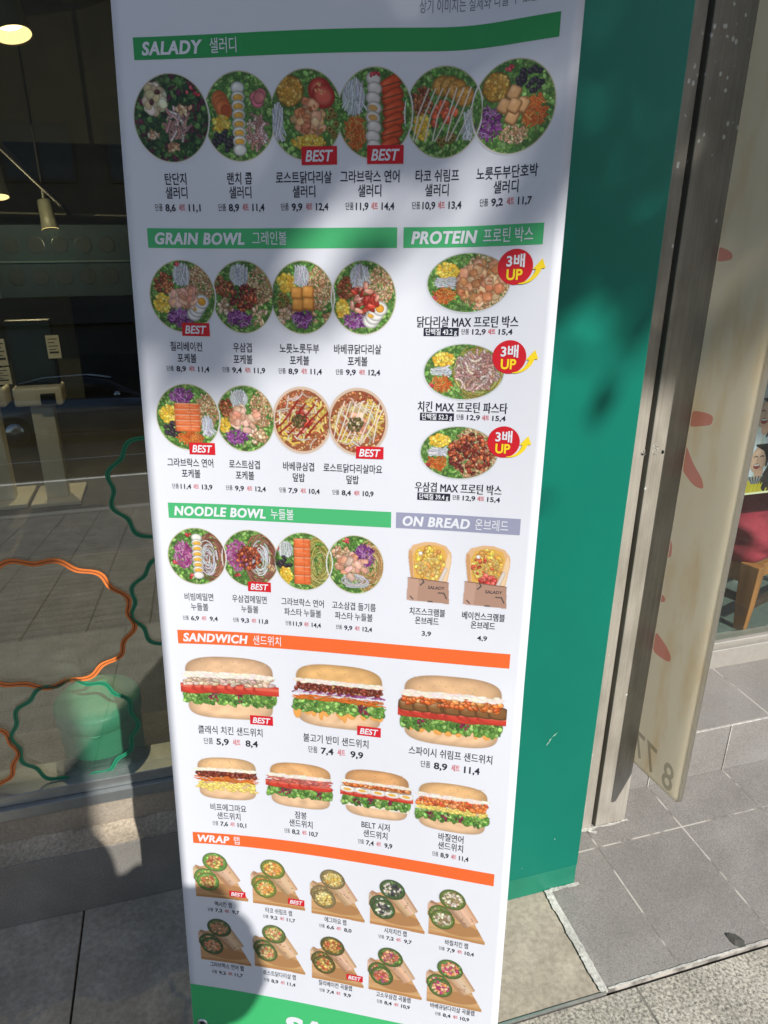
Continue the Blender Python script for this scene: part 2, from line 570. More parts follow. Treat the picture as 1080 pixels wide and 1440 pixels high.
M['offwhite'] = simple('offwhite_plastic', (0.74, 0.70, 0.62), 0.5, 0.05, 6, 0.02)
M['paper'] = simple('paper_notice', (0.72, 0.68, 0.55), 0.7, 0.05, 6, 0.02)
M['ink'] = simple('dark_print', (0.05, 0.045, 0.04), 0.7, 0.05, 6, 0.0)
M['screen'] = simple('dark_screen', (0.02, 0.035, 0.04), 0.12, 0.05, 3, 0.0)
M['blackp'] = simple('black_plastic', (0.012, 0.012, 0.012), 0.45, 0.1, 6, 0.02)
M['redp'] = simple('red_notice', (0.35, 0.03, 0.02), 0.6, 0.05, 6, 0.0)
def kiosk(x, y, label, notices):
    t = thing('order_kiosk', label, 'kiosk', (x, y, 0.10), 'self ordering kiosks inside the shop')
    b = MB(); b.box(x - 0.125, x + 0.125, y - 0.05, y + 0.26, 0.10, 0.125); b.build('base_plate', M['offwhite'], t, bevel=0.006)
    b = MB(); b.box(x - 0.055, x + 0.055, y + 0.03, y + 0.11, 0.125, 0.64); b.build('column', M['offwhite'], t, bevel=0.006)
    b = MB(); b.box(x - 0.115, x + 0.115, y - 0.02, y + 0.13, 0.64, 0.735); b.build('reader_shelf', M['offwhite'], t, bevel=0.012)
    b = MB(); b.box(x + 0.015, x + 0.085, y - 0.045, y - 0.0205, 0.655, 0.705); b.build('card_reader', M['blackp'], t, bevel=0.005)
    b = MB(); b.box(x - 0.105, x + 0.105, y + 0.05, y + 0.10, 0.735, 1.06); b.build('screen_case', M['blackp'], t, bevel=0.006)
    b = MB(); b.box(x - 0.095, x + 0.095, y + 0.044, y + 0.0495, 0.75, 1.045); b.build('screen', M['screen'], t)
    for (dx, dz, w, h, red) in notices:
        b = MB(); b.box(x + dx, x + dx + w, y + 0.030, y + 0.033, dz, dz + h, 0)
        for k in range(5):
            zz = dz + h * (0.82 - 0.15 * k)
            b.box(x + dx + w * 0.15, x + dx + w * (0.85 - 0.2 * (k % 2)), y + 0.0285, y + 0.0298, zz, zz + h * (0.035 if k < 4 else 0.08), 1)
        if red:
            b.box(x + dx - 0.03, x + dx - 0.001, y + 0.030, y + 0.033, dz, dz + h * 0.8, 2)
        b.build('paper_notice', [M['paper'], M['ink'], M['redp']], t)
kiosk(-0.735, 3.93, 'white ordering kiosk with black screen and paper notices in the shop window', [(0.075, 0.87, 0.062, 0.115, False), (-0.165, 0.845, 0.05, 0.13, True), (-0.20, 0.75, 0.085, 0.085, False)])
kiosk(-1.005, 3.95, 'white ordering kiosk cut by the photo edge, standing left of the other kiosk', [(0.07, 0.87, 0.05, 0.11, False)])
# round green bin just behind the glass
M['bin'] = simple('green_bin_plastic', (0.12, 0.5, 0.3), 0.4, 0.05, 10, 0.02)
bt = thing('green_bin', 'round green plastic bin standing just behind the shop window', 'bin', (-0.285, 1.56, 0.10))
b = MB(); b.lathe([(0, 0.10), (0.086, 0.10), (0.09, 0.106), (0.094, 0.40), (0.094, 0.402)], (-0.285, 1.56, 0), 48); b.build('body', M['bin'], bt)
b = MB(); b.lathe([(0.096, 0.40), (0.099, 0.404), (0.099, 0.436), (0.096, 0.441), (0.085, 0.446), (0.05, 0.449), (0, 0.45)], (-0.285, 1.56, 0), 48); b.build('lid', M['bin'], bt)
b = MB(); b.tube([(-0.355, 1.5, 0.415), (-0.325, 1.478, 0.40), (-0.285, 1.466, 0.395), (-0.245, 1.478, 0.40), (-0.215, 1.5, 0.415)], 0.004, 8); b.build('handle', M['bin'], bt)
# spot lamps on a track
M['lamp_in'] = emit_mat('lamp_light', (1.0, 0.72, 0.36), 9.0)
M['lampbody'] = simple('grey_lamp', (0.12, 0.125, 0.10), 0.5, 0.1, 6, 0.02)
M['lamprim'] = simple('lamp_rim', (0.75, 0.6, 0.3), 0.4, 0.05, 6, 0.0)
def spot(x, y, z, r, L, label, tilt):
    t = thing('spot_lamp', label, 'lamp', (x, y, z), 'spot lamps on the shop ceiling track')
    Mx = Matrix.Rotation(tilt, 4, 'Y') @ Matrix.Rotation(-0.25, 4, 'X')
    b = MB(); b.lathe([(0, L), (r * 0.72, L), (r * 0.78, L * 0.96), (r * 0.86, L * 0.4), (r * 1.0, 0.0), (r * 0.95, 0.0), (r * 0.8, L * 0.16), (0, L * 0.17)], (x, y, z), 32, 0, Mx); b.build('lamp_shade', M['lampbody'], t)
    b = MB(); b.lathe([(0, L * 0.155), (r * 0.62, L * 0.155)], (x, y, z), 28, 0, Mx); b.build('bulb', M['lamp_in'], t)
    b = MB(); b.lathe([(r * 0.64, L * 0.15), (r * 0.79, L * 0.14), (r * 0.955, -0.002)], (x, y, z), 32, 0, Mx); b.build('reflector', emit_mat('lamp_glow', (1.0, 0.66, 0.28), 2.6), t)
    top = Mx @ Vector((0, 0, L)) + Vector((x, y, z))
    ld = bpy.data.lights.new('spot_lamp_light', 'POINT'); ld.energy = 28.0; ld.color = (1.0, 0.74, 0.42); ld.shadow_soft_size = 0.0
    lo = bpy.data.objects.new('spot_lamp_light', ld); COL.objects.link(lo); lo.location = (x, y, z - 0.05)
    b = MB(); b.tube([top, top + Vector((0, 0, 0.06))], r * 0.16, 8); b.build('swivel', M['lampbody'], t)
    return top + Vector((0, 0, 0.06))
M['rail'] = simple('dark_track', (0.008, 0.008, 0.007), 0.8, 0.1, 6, 0.0)
e1 = spot(-0.400, 2.75, 2.035, 0.056, 0.17, 'large lit spot lamp at the top corner of the shop window', -0.2)
e2 = spot(-0.840, 4.4, 1.632, 0.055, 0.18, 'lit spot lamp cut by the photo edge, halfway along the ceiling track', -0.1)
e3 = spot(-0.699, 5.0, 1.473, 0.05, 0.17, 'small white lit spot lamp hanging lowest, just above the teal hood', -0.1)
tk = MB(); tk.tube([(-0.60, 3.2, 1.80), (-0.612, 5.3, 1.567)], 0.012, 8); tk.tube([(-0.6, 3.3, 1.78), (-0.6, 3.3, 3.9)], 0.008, 8)
for e in (e1, e2, e3):
    tk.tube([e, (e.x, e.y, 3.9)], 0.006, 8)
tag(tk.build('lamp_track', M['rail']), 'dark sloping lamp track with hanging rods under the shop ceiling', 'lamp track')
tk = MB(); tk.tube([(-2.6, 5.6, 1.607), (-0.1, 5.6, 1.553)], 0.007, 8)
tag(tk.build('conduit_pipe', M['lampbody']), 'thin pale conduit pipe running across the shop above the hood', 'pipe')

# ---------------------------------------------------------------- green column, steel post, wall between
n = NT('green_paint')
v = n.coords()
f = n.noise(v, 2.0, 4); fs = n.noise(v, 420, 2)
c = n.ramp(f, [(0.3, (0.0016, 0.132, 0.092)), (0.7, (0.0024, 0.158, 0.110))])
vor = n.add('ShaderNodeTexVoronoi'); vor.inputs['Scale'].default_value = 26; n.link(v, vor.inputs['Vector'])
spk = n.ramp(vor.outputs['Distance'], [(0.0, (1, 1, 1)), (0.035, (1, 1, 1)), (0.05, (0, 0, 0))])
sel = n.ramp(n.noise(v, 11, 2), [(0.66, (0, 0, 0)), (0.68, (1, 1, 1))])
spk = n.mix(1.0, spk, sel, 'MULTIPLY')
c = n.mix(spk, c, (0.45, 0.55, 0.5))
p = n.bsdf(c, 0.42, spec=0.22, bump=fs, bump_s=0.04, bump_d=0.0006)
M['green'] = n.m
M['green2'] = simple('green_plinth', (0.006, 0.17, 0.105), 0.42, 0.15, 8, 0.05)
colm = thing('green_column', 'glossy green painted wall column behind the menu banner', 'column', (0.55, 1.2, 0))
b = MB(); b.box(0.302, 0.792, 1.10, 1.32, 0.066, 3.4); b.build('column_face', M['green'], colm, bevel=0.003)
b = MB(); b.box(0.302, 0.7905, 1.1015, 1.32, 0.004, 0.066); b.build('plinth', M['green2'], colm, bevel=0.001)
b = MB()
for (a, c2, w) in (((0.672, 0.452), (0.684, 0.472), .0016), ((0.684, 0.472), (0.6965, 0.483), .0011), ((0.676, 0.458), (0.68, 0.469), .0012), ((0.72, 0.168), (0.7215, 0.173), .001), ((0.642, 0.10), (0.643, 0.102), .0012)):
    d = Vector((c2[0] - a[0], 0, c2[1] - a[1])).normalized(); s = Vector((-d.z, 0, d.x)) * w
    A = Vector((a[0], 1.0994, a[1])); B = Vector((c2[0], 1.0994, c2[1]))
    b.add([A, (A + B) / 2 + s, B, (A + B) / 2 - s], [(0, 1, 2, 3)])
b.build('paint_scratch', simple('scratch', (0.35, 0.55, 0.48), 0.7, 0.1, 9, 0.0), colm)
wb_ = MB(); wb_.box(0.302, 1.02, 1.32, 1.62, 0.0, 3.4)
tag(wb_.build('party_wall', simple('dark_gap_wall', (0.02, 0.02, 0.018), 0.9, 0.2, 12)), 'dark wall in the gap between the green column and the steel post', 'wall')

n = NT('brushed_steel')
v = n.coords(scale=(260, 260, 2.2)); v2 = n.coords()
f = n.noise(v, 1.0, 4); blot = n.noise(n.coords(scale=(1, 1, 0.35)), 16, 5)
c = n.ramp(f, [(0.3, (0.33, 0.305, 0.265)), (0.7, (0.43, 0.40, 0.35))])
c = n.mix(0.55, c, n.ramp(blot, [(0.35, (0.5, 0.5, 0.48)), (0.6, (1, 1, 1))]), 'MULTIPLY')
vor = n.add('ShaderNodeTexVoronoi'); vor.inputs['Scale'].default_value = 75; n.link(n.coords(scale=(1, 1, .7)), vor.inputs['Vector'])
spk = n.ramp(vor.outputs['Distance'], [(0.0, (1, 1, 1)), (0.18, (1, 1, 1)), (0.26, (0, 0, 0))])
sp = n.add('ShaderNodeSeparateXYZ'); n.link(v2, sp.inputs[0])
hi = n.add('ShaderNodeMapRange'); n.link(sp.outputs['Z'], hi.inputs[0])
hi.inputs[1].default_value = 1.42; hi.inputs[2].default_value = 1.75; hi.inputs[3].default_value = 0.0; hi.inputs[4].default_value = 0.22
nz = n.noise(v2, 34, 2)
ad = n.add('ShaderNodeMath', operation='ADD'); n.link(nz, ad.inputs[0]); n.link(hi.outputs[0], ad.inputs[1])
sel = n.ramp(ad.outputs[0], [(0.70, (0, 0, 0)), (0.73, (1, 1, 1))])
spk = n.mix(1.0, spk, sel, 'MULTIPLY')
c = n.mix(spk, c, (0.72, 0.74, 0.72))
n.bsdf(c, 0.45, metal=0.2, spec=0.5, bump=f, bump_s=0.08, bump_d=0.0006)
M['steel'] = n.m
post = thing('steel_post', 'weathered steel post with a dark vertical groove between green column and sign', 'post', (0.97, 1.3, 0))
b = MB(); b.box(0.878, 0.9225, 1.245, 1.33, 0.004, 3.4); b.build('narrow_strip', M['steel'], post, bevel=0.002)
b = MB(); b.box(0.9335, 1.0225, 1.243, 1.33, 0.004, 3.4); b.build('wide_strip', M['steel'], post, bevel=0.002)
b = MB(); b.box(0.9225, 0.9335, 1.268, 1.32, 0.004, 3.4); b.build('groove', simple('groove_black', (0.012, 0.011, 0.009), 0.8, 0.1, 9), post)
b = MB()
for (cx, cz, r, sd) in ((0.9435, 1.055, 0.013, 1), (0.9185, 1.05, 0.006, 2), (0.965, 1.05, 0.004, 3)):
    rr = random.Random(sd)
    for k in range(26):
        a = rr.uniform(0, 6.28); q = r * math.sqrt(rr.random())
        x, z = cx + q * math.cos(a) * .7, cz + q * math.sin(a)
        w = rr.uniform(.0006, .0022); t = rr.uniform(0, 3.1)
        pts = [(x + w * math.cos(t + j * 1.57 + rr.uniform(-.3, .3)) * (1.8 if j % 2 else .8), 1.2424 if x > .93 else 1.2444, z + w * math.sin(t + j * 1.57) * (1.8 if j % 2 else .8)) for j in range(4)]
        b.add(pts, [(0, 1, 2, 3)])
b.build('glue_residue', M['mortar'], post)

# ---------------------------------------------------------------- blade sign fixed to the post
n = NT('cream_acrylic')
v = n.coords()
stain = n.noise(n.coords(scale=(1, 1, 0.28)), 20, 5)
c = n.ramp(stain, [(0.28, (0.90, 0.78, 0.58)), (0.5, (0.975, 0.91, 0.77)), (0.75, (0.98, 0.93, 0.80))])
df = n.add('ShaderNodeBsdfDiffuse'); n.link(c, df.inputs[0])
tl_ = n.add('ShaderNodeBsdfTranslucent'); n.link(c, tl_.inputs[0])
mx = n.add('ShaderNodeMixShader'); mx.inputs[0].default_value = 0.88
n.link(df.outputs[0], mx.inputs[1]); n.link(tl_.outputs[0], mx.inputs[2])
gl = n.add('ShaderNodeBsdfGlossy'); gl.inputs['Roughness'].default_value = 0.3
lw = n.add('ShaderNodeFresnel'); lw.inputs['IOR'].default_value = 1.35
m2 = n.add('ShaderNodeMixShader'); n.link(lw.outputs[0], m2.inputs[0]); n.link(mx.outputs[0], m2.inputs[1]); n.link(gl.outputs[0], m2.inputs[2])
n.link(m2.outputs[0], n.out.inputs[0])
M['acrylic'] = n.m
sign = thing('blade_sign', 'cream acrylic blade sign with faded red marks and number 87, fixed to the steel post', 'sign', (1.036, 1.16, 0.2))
SX = 1.0228
b = MB()
prof = [(1.30, 0.190), (1.30, 2.6), (1.070, 2.6), (1.070, 0.240), (1.0708, 0.233), (1.0733, 0.2265), (1.0775, 0.2225), (1.083, 0.2205)]
b.prism(prof, lambda a, q, d: (d, a, q), SX, SX + 0.014)
b.build('sign_panel', M['acrylic'], sign, bevel=0.004, seg=3)

# ---------------------------------------------------------------- lettering
_fc = bpy.data.curves.new('letters', 'FONT')
_fo = bpy.data.objects.new('letters', _fc)
COL.objects.link(_fo)
_cache = {}
def glyphs(body, bold=0.0, shear=0.0, space=1.0):
    key = (body, bold, shear, space)
    if key not in _cache:
        _fc.body = body; _fc.offset = bold; _fc.shear = shear; _fc.space_character = space; _fc.resolution_u = 4
        bpy.context.view_layer.update()
        dg = bpy.context.evaluated_depsgraph_get()
        me = bpy.data.meshes.new_from_object(_fo.evaluated_get(dg))
        vs = np.array([v.co[:2] for v in me.vertices]).reshape(-1, 2)
        fs = [tuple(p.vertices) for p in me.polygons]
        bpy.data.meshes.remove(me)
        _cache[key] = (vs, fs)
    return _cache[key]


def heavy(mb, body, fn, x, y, k, **kw):
    """extra bold: three passes a hair apart"""
    for i, dx in enumerate((-k, 0, k)):
        text_on(mb, body, lambda u, v, i=i: fn(u, v, i), x + dx, y, **kw)


def text_on(mb, body, fn, x, y, height=None, width=None, align='C', bold=0.0, shear=0.0, space=1.0, mi=0, squeeze=1.0, cap=None):
    """lay lettering on a surface; fn(u, v) -> 3-D point with v running down; y is the optical centre of the line"""
    vs, fs = glyphs(body, bold, shear, space)
    lo, hi = vs.min(0), vs.max(0)
    s = height / (cap or 0.73) if height else width / (hi[0] - lo[0])
    sx = s * squeeze if width is None or height is None else width / (hi[0] - lo[0])
    ref = 0.36
    x0 = {'C': x - sx * (lo[0] + hi[0]) / 2, 'L': x - sx * lo[0], 'R': x - sx * hi[0]}[align]
    mb.add([fn(x0 + sx * p[0], y - s * (p[1] - ref)) for p in vs], fs, mi)
    return x0 + sx * lo[0], x0 + sx * hi[0]


# mirrored house number and red strokes, pale near-face tints imitating light through far-side print
b = MB()
sgn = lambda a, q: (SX - 0.0006, a, q)
def sign_text(body, yc, zc, h):
    vs, fs = glyphs(body, 0.012)
    s = h / 0.73
    w = (vs[:, 0].max() + vs[:, 0].min()) / 2
    b.add([(SX - 0.0006, yc + 0.8 * s * (p[0] - w), zc + s * (p[1] - 0.36)) for p in vs], fs, 0)
def showthrough(name, c, k):
    n = NT(name)
    t = n.add('ShaderNodeBsdfTransparent'); t.inputs[0].default_value = (*c, 1)
    d = n.add('ShaderNodeBsdfDiffuse'); d.inputs[0].default_value = (*c, 1)
    m = n.add('ShaderNodeMixShader'); m.inputs[0].default_value = k
    n.link(t.outputs[0], m.inputs[1]); n.link(d.outputs[0], m.inputs[2]); n.link(m.outputs[0], n.out.inputs[0])
    return n.m
fg, fr_ = showthrough('showthrough_grey', (0.60, 0.60, 0.58), 0.06), showthrough('showthrough_red', (0.92, 0.46, 0.48), 0.08)
for ch_, yc in (('8', 1.117), ('7', 1.188), ('7', 1.236)):
    b = MB()
    sign_text(ch_, yc, 0.268, 0.080 if ch_ == '7' and yc < 1.2 else 0.076)
    b.build('number_digit', fg, sign)
def petal(pts):
    c = Vector(pts[0])
    sm = [Vector(q) for q in pts]
    for _ in range(2):                                       # corner cutting
        sm = [a * t + c2 * (1 - t) for a, c2 in zip(sm, sm[1:] + sm[:1]) for t in (.8, .2)]
    b = MB()
    b.add([(SX - 0.0006, min(p.x, 1.2415), p.y) for p in sm], [tuple(range(len(sm)))])
    b.build('red_mark', fr_, sign)
petal([(1.247, 1.136), (1.20, 1.142), (1.178, 1.140), (1.178, 1.122), (1.205, 1.112), (1.247, 1.100)])
petal([(1.247, 1.065), (1.215, 1.03), (1.178, 1.005), (1.168, 0.985), (1.20, 0.982), (1.247, 1.005)])
petal([(1.247, 0.60), (1.20, 0.585), (1.175, 0.567), (1.180, 0.548), (1.247, 0.54)])
petal([(1.247, 1.462), (1.205, 1.452), (1.20, 1.438), (1.247, 1.432)])
petal([(1.247, 0.84), (1.235, 0.83), (1.232, 0.80), (1.247, 0.79)])
petal([(1.247, 0.70), (1.228, 0.695), (1.228, 0.685), (1.247, 0.675)])

# ---------------------------------------------------------------- the menu banner: one gently curled sheet
BP = [0.2125054311610201, 0.9638169773517995, 1.6200003605924613, -0.39926054180356796, 0.11670010579091568, 0.004715670189669555, 0.007752606250136737, 0.01911522448476291, 0.02468743830996148, -0.008562581650566219, -0.010530276640585956, 0.005425724522379474, -0.012707605649185747, 0.008923967987044291, -0.02907206798773341, 0.27816328140607827, 0.20388290458411182]
BC = [-0.002594083583947968, -0.0001860579027183398, 0.0010045963462507706, 0.0025423566550418593, 0.0012141721489521454, 0.0003415282504220373, 0.001229670617478777, -0.0008303939112496579, 5.9019661691125305e-05, 0.03716708656264633, 0.0024277040064230454, -0.06723623641040023]
BW = 0.55
def _frame():
    ox, oy, oz, yw, ti, ro = BP[:6]
    cu = Vector((math.cos(yw), math.sin(yw), 0)); n0 = Vector((math.sin(yw), -math.cos(yw), 0))
    dv = Vector((0, 0, -1)) * math.cos(ti) + n0 * math.sin(ti)
    nn = cu.cross(-dv).normalized()
    if nn.dot(n0) < 0: nn = -nn
    return Vector((ox, oy, oz)), cu * math.cos(ro) + dv * math.sin(ro), dv * math.cos(ro) - cu * math.sin(ro), nn
B_O, B_U, B_V, B_N = _frame()
def _curl(u, v):
    s = u / BW * 2 - 1; t = (v - .72) / .82
    r = math.log1p(math.exp((u / BW - .78) / .04)) * .04
    q = min(max(.75 - v, 0), 0.95) / .8
    return sum(a * c for a, c in zip(BP[6:], (s*s-1, (s*s-1)*t, s*t, s*t*t, t*t, t**3, s**3-s, (s**3-s)*t, (s*s-1)*t*t, r*q, r*q*q)))
def _shift(u, v):
    s = u / BW * 2 - 1; t = (min(max(v, -.12), 1.5) - .72) / .82
    r = math.log1p(math.exp((u / BW - .78) / .04)) * .04
    return sum(a * c for a, c in zip(BC, (s, s*s, s**3, s*t, s*s*t, s**3*t, s*t*t, s*s*t*t, r, r*t, r*t*t, r*t**3)))
def S(u, v, h=0.0):
    """sheet coordinates in metres -> point; h = height above the printed face"""
    return B_O + B_U * (u - BW / 2) + B_V * v + B_N * (_curl(u, v) + h)
def D(U, V, h=0.0003):
    """printed layout in millimetres -> point"""
    u, v = U / 1000, V / 1000
    return S(u, v + _shift(u, v), h)

V_TOP, V_BOT = -0.27, 1.545
banner = thing('menu_banner', 'tall white standing menu banner with rows of salad bowls, sandwiches and wraps', 'banner', (0.2, 0.86, 0.0))
n = NT('banner_fabric')
v = n.coords()
f = n.noise(v, 900, 2)
c = n.ramp(n.noise(v, 3, 3), [(0.3, (0.575, 0.597, 0.652)), (0.7, (0.60, 0.622, 0.678))])
rip = n.noise(n.coords(scale=(1, 1, .55)), 7, 2)
n.bsdf(c, 0.5, spec=0.35, bump=rip, bump_s=0.22, bump_d=0.006)
M['sheet'] = n.m
WHITE_L = np.array((0.588, 0.610, 0.665))
def grid_patch(mb, u0, u1, v0, v1, nu, nv, h, mi=0, fn=S):
    o = len(mb.v)
    vs = [fn(u0 + (u1 - u0) * i / nu, v0 + (v1 - v0) * j / nv, h) for j in range(nv + 1) for i in range(nu + 1)]
    fs = [(j * (nu + 1) + i, (j + 1) * (nu + 1) + i, (j + 1) * (nu + 1) + i + 1, j * (nu + 1) + i + 1) for j in range(nv) for i in range(nu)]
    mb.add(vs, fs, mi, True)
b = MB()
grid_patch(b, 0, BW, V_TOP, V_BOT, 44, 140, 0.0)
grid_patch(b, BW, 0, V_TOP, V_BOT, 44, 140, -0.0007)
nu, nv = 44, 140
off = 45 * 141
edge = []
for i in range(nu):
    edge += [(i, i + 1, off + nu - i - 1, off + nu - i), (nv * 45 + i + 1, nv * 45 + i, off + nv * 45 + nu - i, off + nv * 45 + nu - i - 1)]
for j in range(nv):
    edge += [((j + 1) * 45, j * 45, off + j * 45 + nu, off + (j + 1) * 45 + nu), (j * 45 + nu, (j + 1) * 45 + nu, off + (j + 1) * 45, off + j * 45)]
b.f += edge; b.mi += [0] * len(edge); b.sm += [False] * len(edge)
b.build('sheet', M['sheet'], banner)

def ink(name, c, rough=0.5):
    return simple(name, tuple(x * k for x, k in zip(c, (.82, .83, .86))), rough, 0.02, 3, 0.0, spec=0.35)
I = {'green': ink('print_green', rgb(72, 178, 112)), 'deep': ink('print_deep_green', rgb(44, 152, 78)), 'grey': ink('print_grey', rgb(150, 153, 175)), 'orange': ink('print_orange', rgb(232, 104, 48)),
     'dark': ink('print_navy', rgb(34, 38, 52)), 'red': ink('print_red', rgb(205, 45, 60)), 'best': ink('print_badge_red', rgb(204, 30, 42)),
     'white': ink('print_white', (0.75, 0.77, 0.80)), 'foot': ink('print_footer_green', rgb(66, 186, 112)), 'yellow': ink('print_yellow', rgb(246, 214, 40)), 'mid': ink('print_mid_grey', rgb(120, 124, 135))}

def band(label, u0, u1, v0, v1, mat, title, tx, tw, kor, kx, kw, th):
    b = MB()
    grid_patch(b, u0, u1, v0, v1, 40, 3, 0.00025, 0, D)
    o = b.build('section_band', I[mat], banner)
    b = MB()
    vc = (v0 + v1) / 2
    heavy(b, title, lambda u, v, i: D(u, v, 0.0006 + i * .00006), tx + .3, vc, 0.28, height=th * 1.04, width=tw - .6, align='L', bold=0.030, shear=0.17, space=1.1)
    text_on(b, kor, lambda u, v: D(u, v, 0.0006), kx, vc, height=th * 1.12, width=kw, align='L', bold=0.004, cap=0.86)
    b.build('heading', I['white'], o)
band('', 25, 527, -88, -64, 'deep', 'SALADY', 35.3, 77.8, '샐러디', 122, 33.2, 13.5)
band('', 25.5, 350.5, 126, 150, 'green', 'GRAIN BOWL', 35, 119.7, '그레인볼', 165, 45, 13.5)
band('', 358.5, 527, 126, 150, 'green', 'PROTEIN', 368, 81.7, '프로틴 박스', 457, 58.4, 14)
band('', 25.5, 350, 495, 518, 'green', 'NOODLE BOWL', 33.6, 135, '누들볼', 176, 33.5, 13.5)
band('', 357, 527, 495, 518, 'grey', 'ON BREAD', 366, 93.4, '온브레드', 466.4, 44.7, 13.5)
band('', 25, 527, 697.6, 720.7, 'orange', 'SANDWICH', 33, 100.5, '샌드위치', 141.6, 43.4, 13.5)
band('', 25, 527, 1072.4, 1095, 'orange', 'WRAP', 32.9, 54.6, '랩', 95, 9.8, 13.5)
b = MB()
grid_patch(b, 0.4, 549.6, 1408.9, 1543, 44, 12, 0.00025, 0, D)
fo = b.build('footer_band', I['foot'], banner)
b = MB()
heavy(b, 'SALADY', lambda u, v, i: D(u, v, 0.0006 + i * .00006), 180, 1466, 1.0, height=44, width=250, align='L', bold=0.04, shear=0.0)
b.build('heading', I['white'], fo)
b = MB()
text_on(b, '상기 이미지는 실제와 다를 수 있습니다.', D, 371, -109, height=13, width=150, align='L', bold=0.004, cap=0.86)
b.build('notice_line', I['mid'], banner)
# eyelets and the stand behind
for (U, V) in ((18.7, 1499), (531, 1499), (18.7, -245), (531, -245)):
    b = MB()
    c = D(U, V, 0.001)
    Mx = Matrix((B_U, -B_V, B_N)).transposed().to_4x4()
    prof = [(0.0045, 0.0), (0.005, 0.0016), (0.0072, 0.002), (0.0092, 0.0012), (0.0096, -0.0006)]
    b.lathe(prof, c, 28, 0, Mx)
    b.lathe([(0, 0.0005), (0.0046, 0.0005)], c, 24, 1, Mx)
    b.tube([c + B_N * 0.004 - B_V * 0.002 + B_U * 0.003, c + B_N * 0.0045, c + B_N * 0.001 + B_V * 0.003 - B_U * 0.003], 0.0018, 8, 0)
    b.build('eyelet', [M['alu'], M['blackp']], banner)
hub = S(0.275, 0.95, -0.09)
for (U, V) in ((18.7, 1499), (531, 1499), (18.7, -245), (531, -245)):
    b = MB(); b.tube([hub, S(U / 1000, V / 1000, -0.012), S(U / 1000, V / 1000, 0.004)], [0.005, 0.004, 0.0025], 8)
    b.build('stand_rod', M['blackp'], banner)
b = MB(); b.tube([hub + B_N * 0.02, hub - B_N * 0.03], 0.016, 14); b.build('stand_hub', M['blackp'], banner)
b = MB()
fb = S(0.275, 1.2, -0.19); fb.z = 0.008
b.tube([hub, fb], 0.006, 8)
for u in (0.03, 0.52):
    q = S(u, 1.52, -0.02); q.z = 0.008
    b.tube([S(u, 1.50, -0.012), q], 0.005, 8)
b.build('stand_leg', M['blackp'], banner)

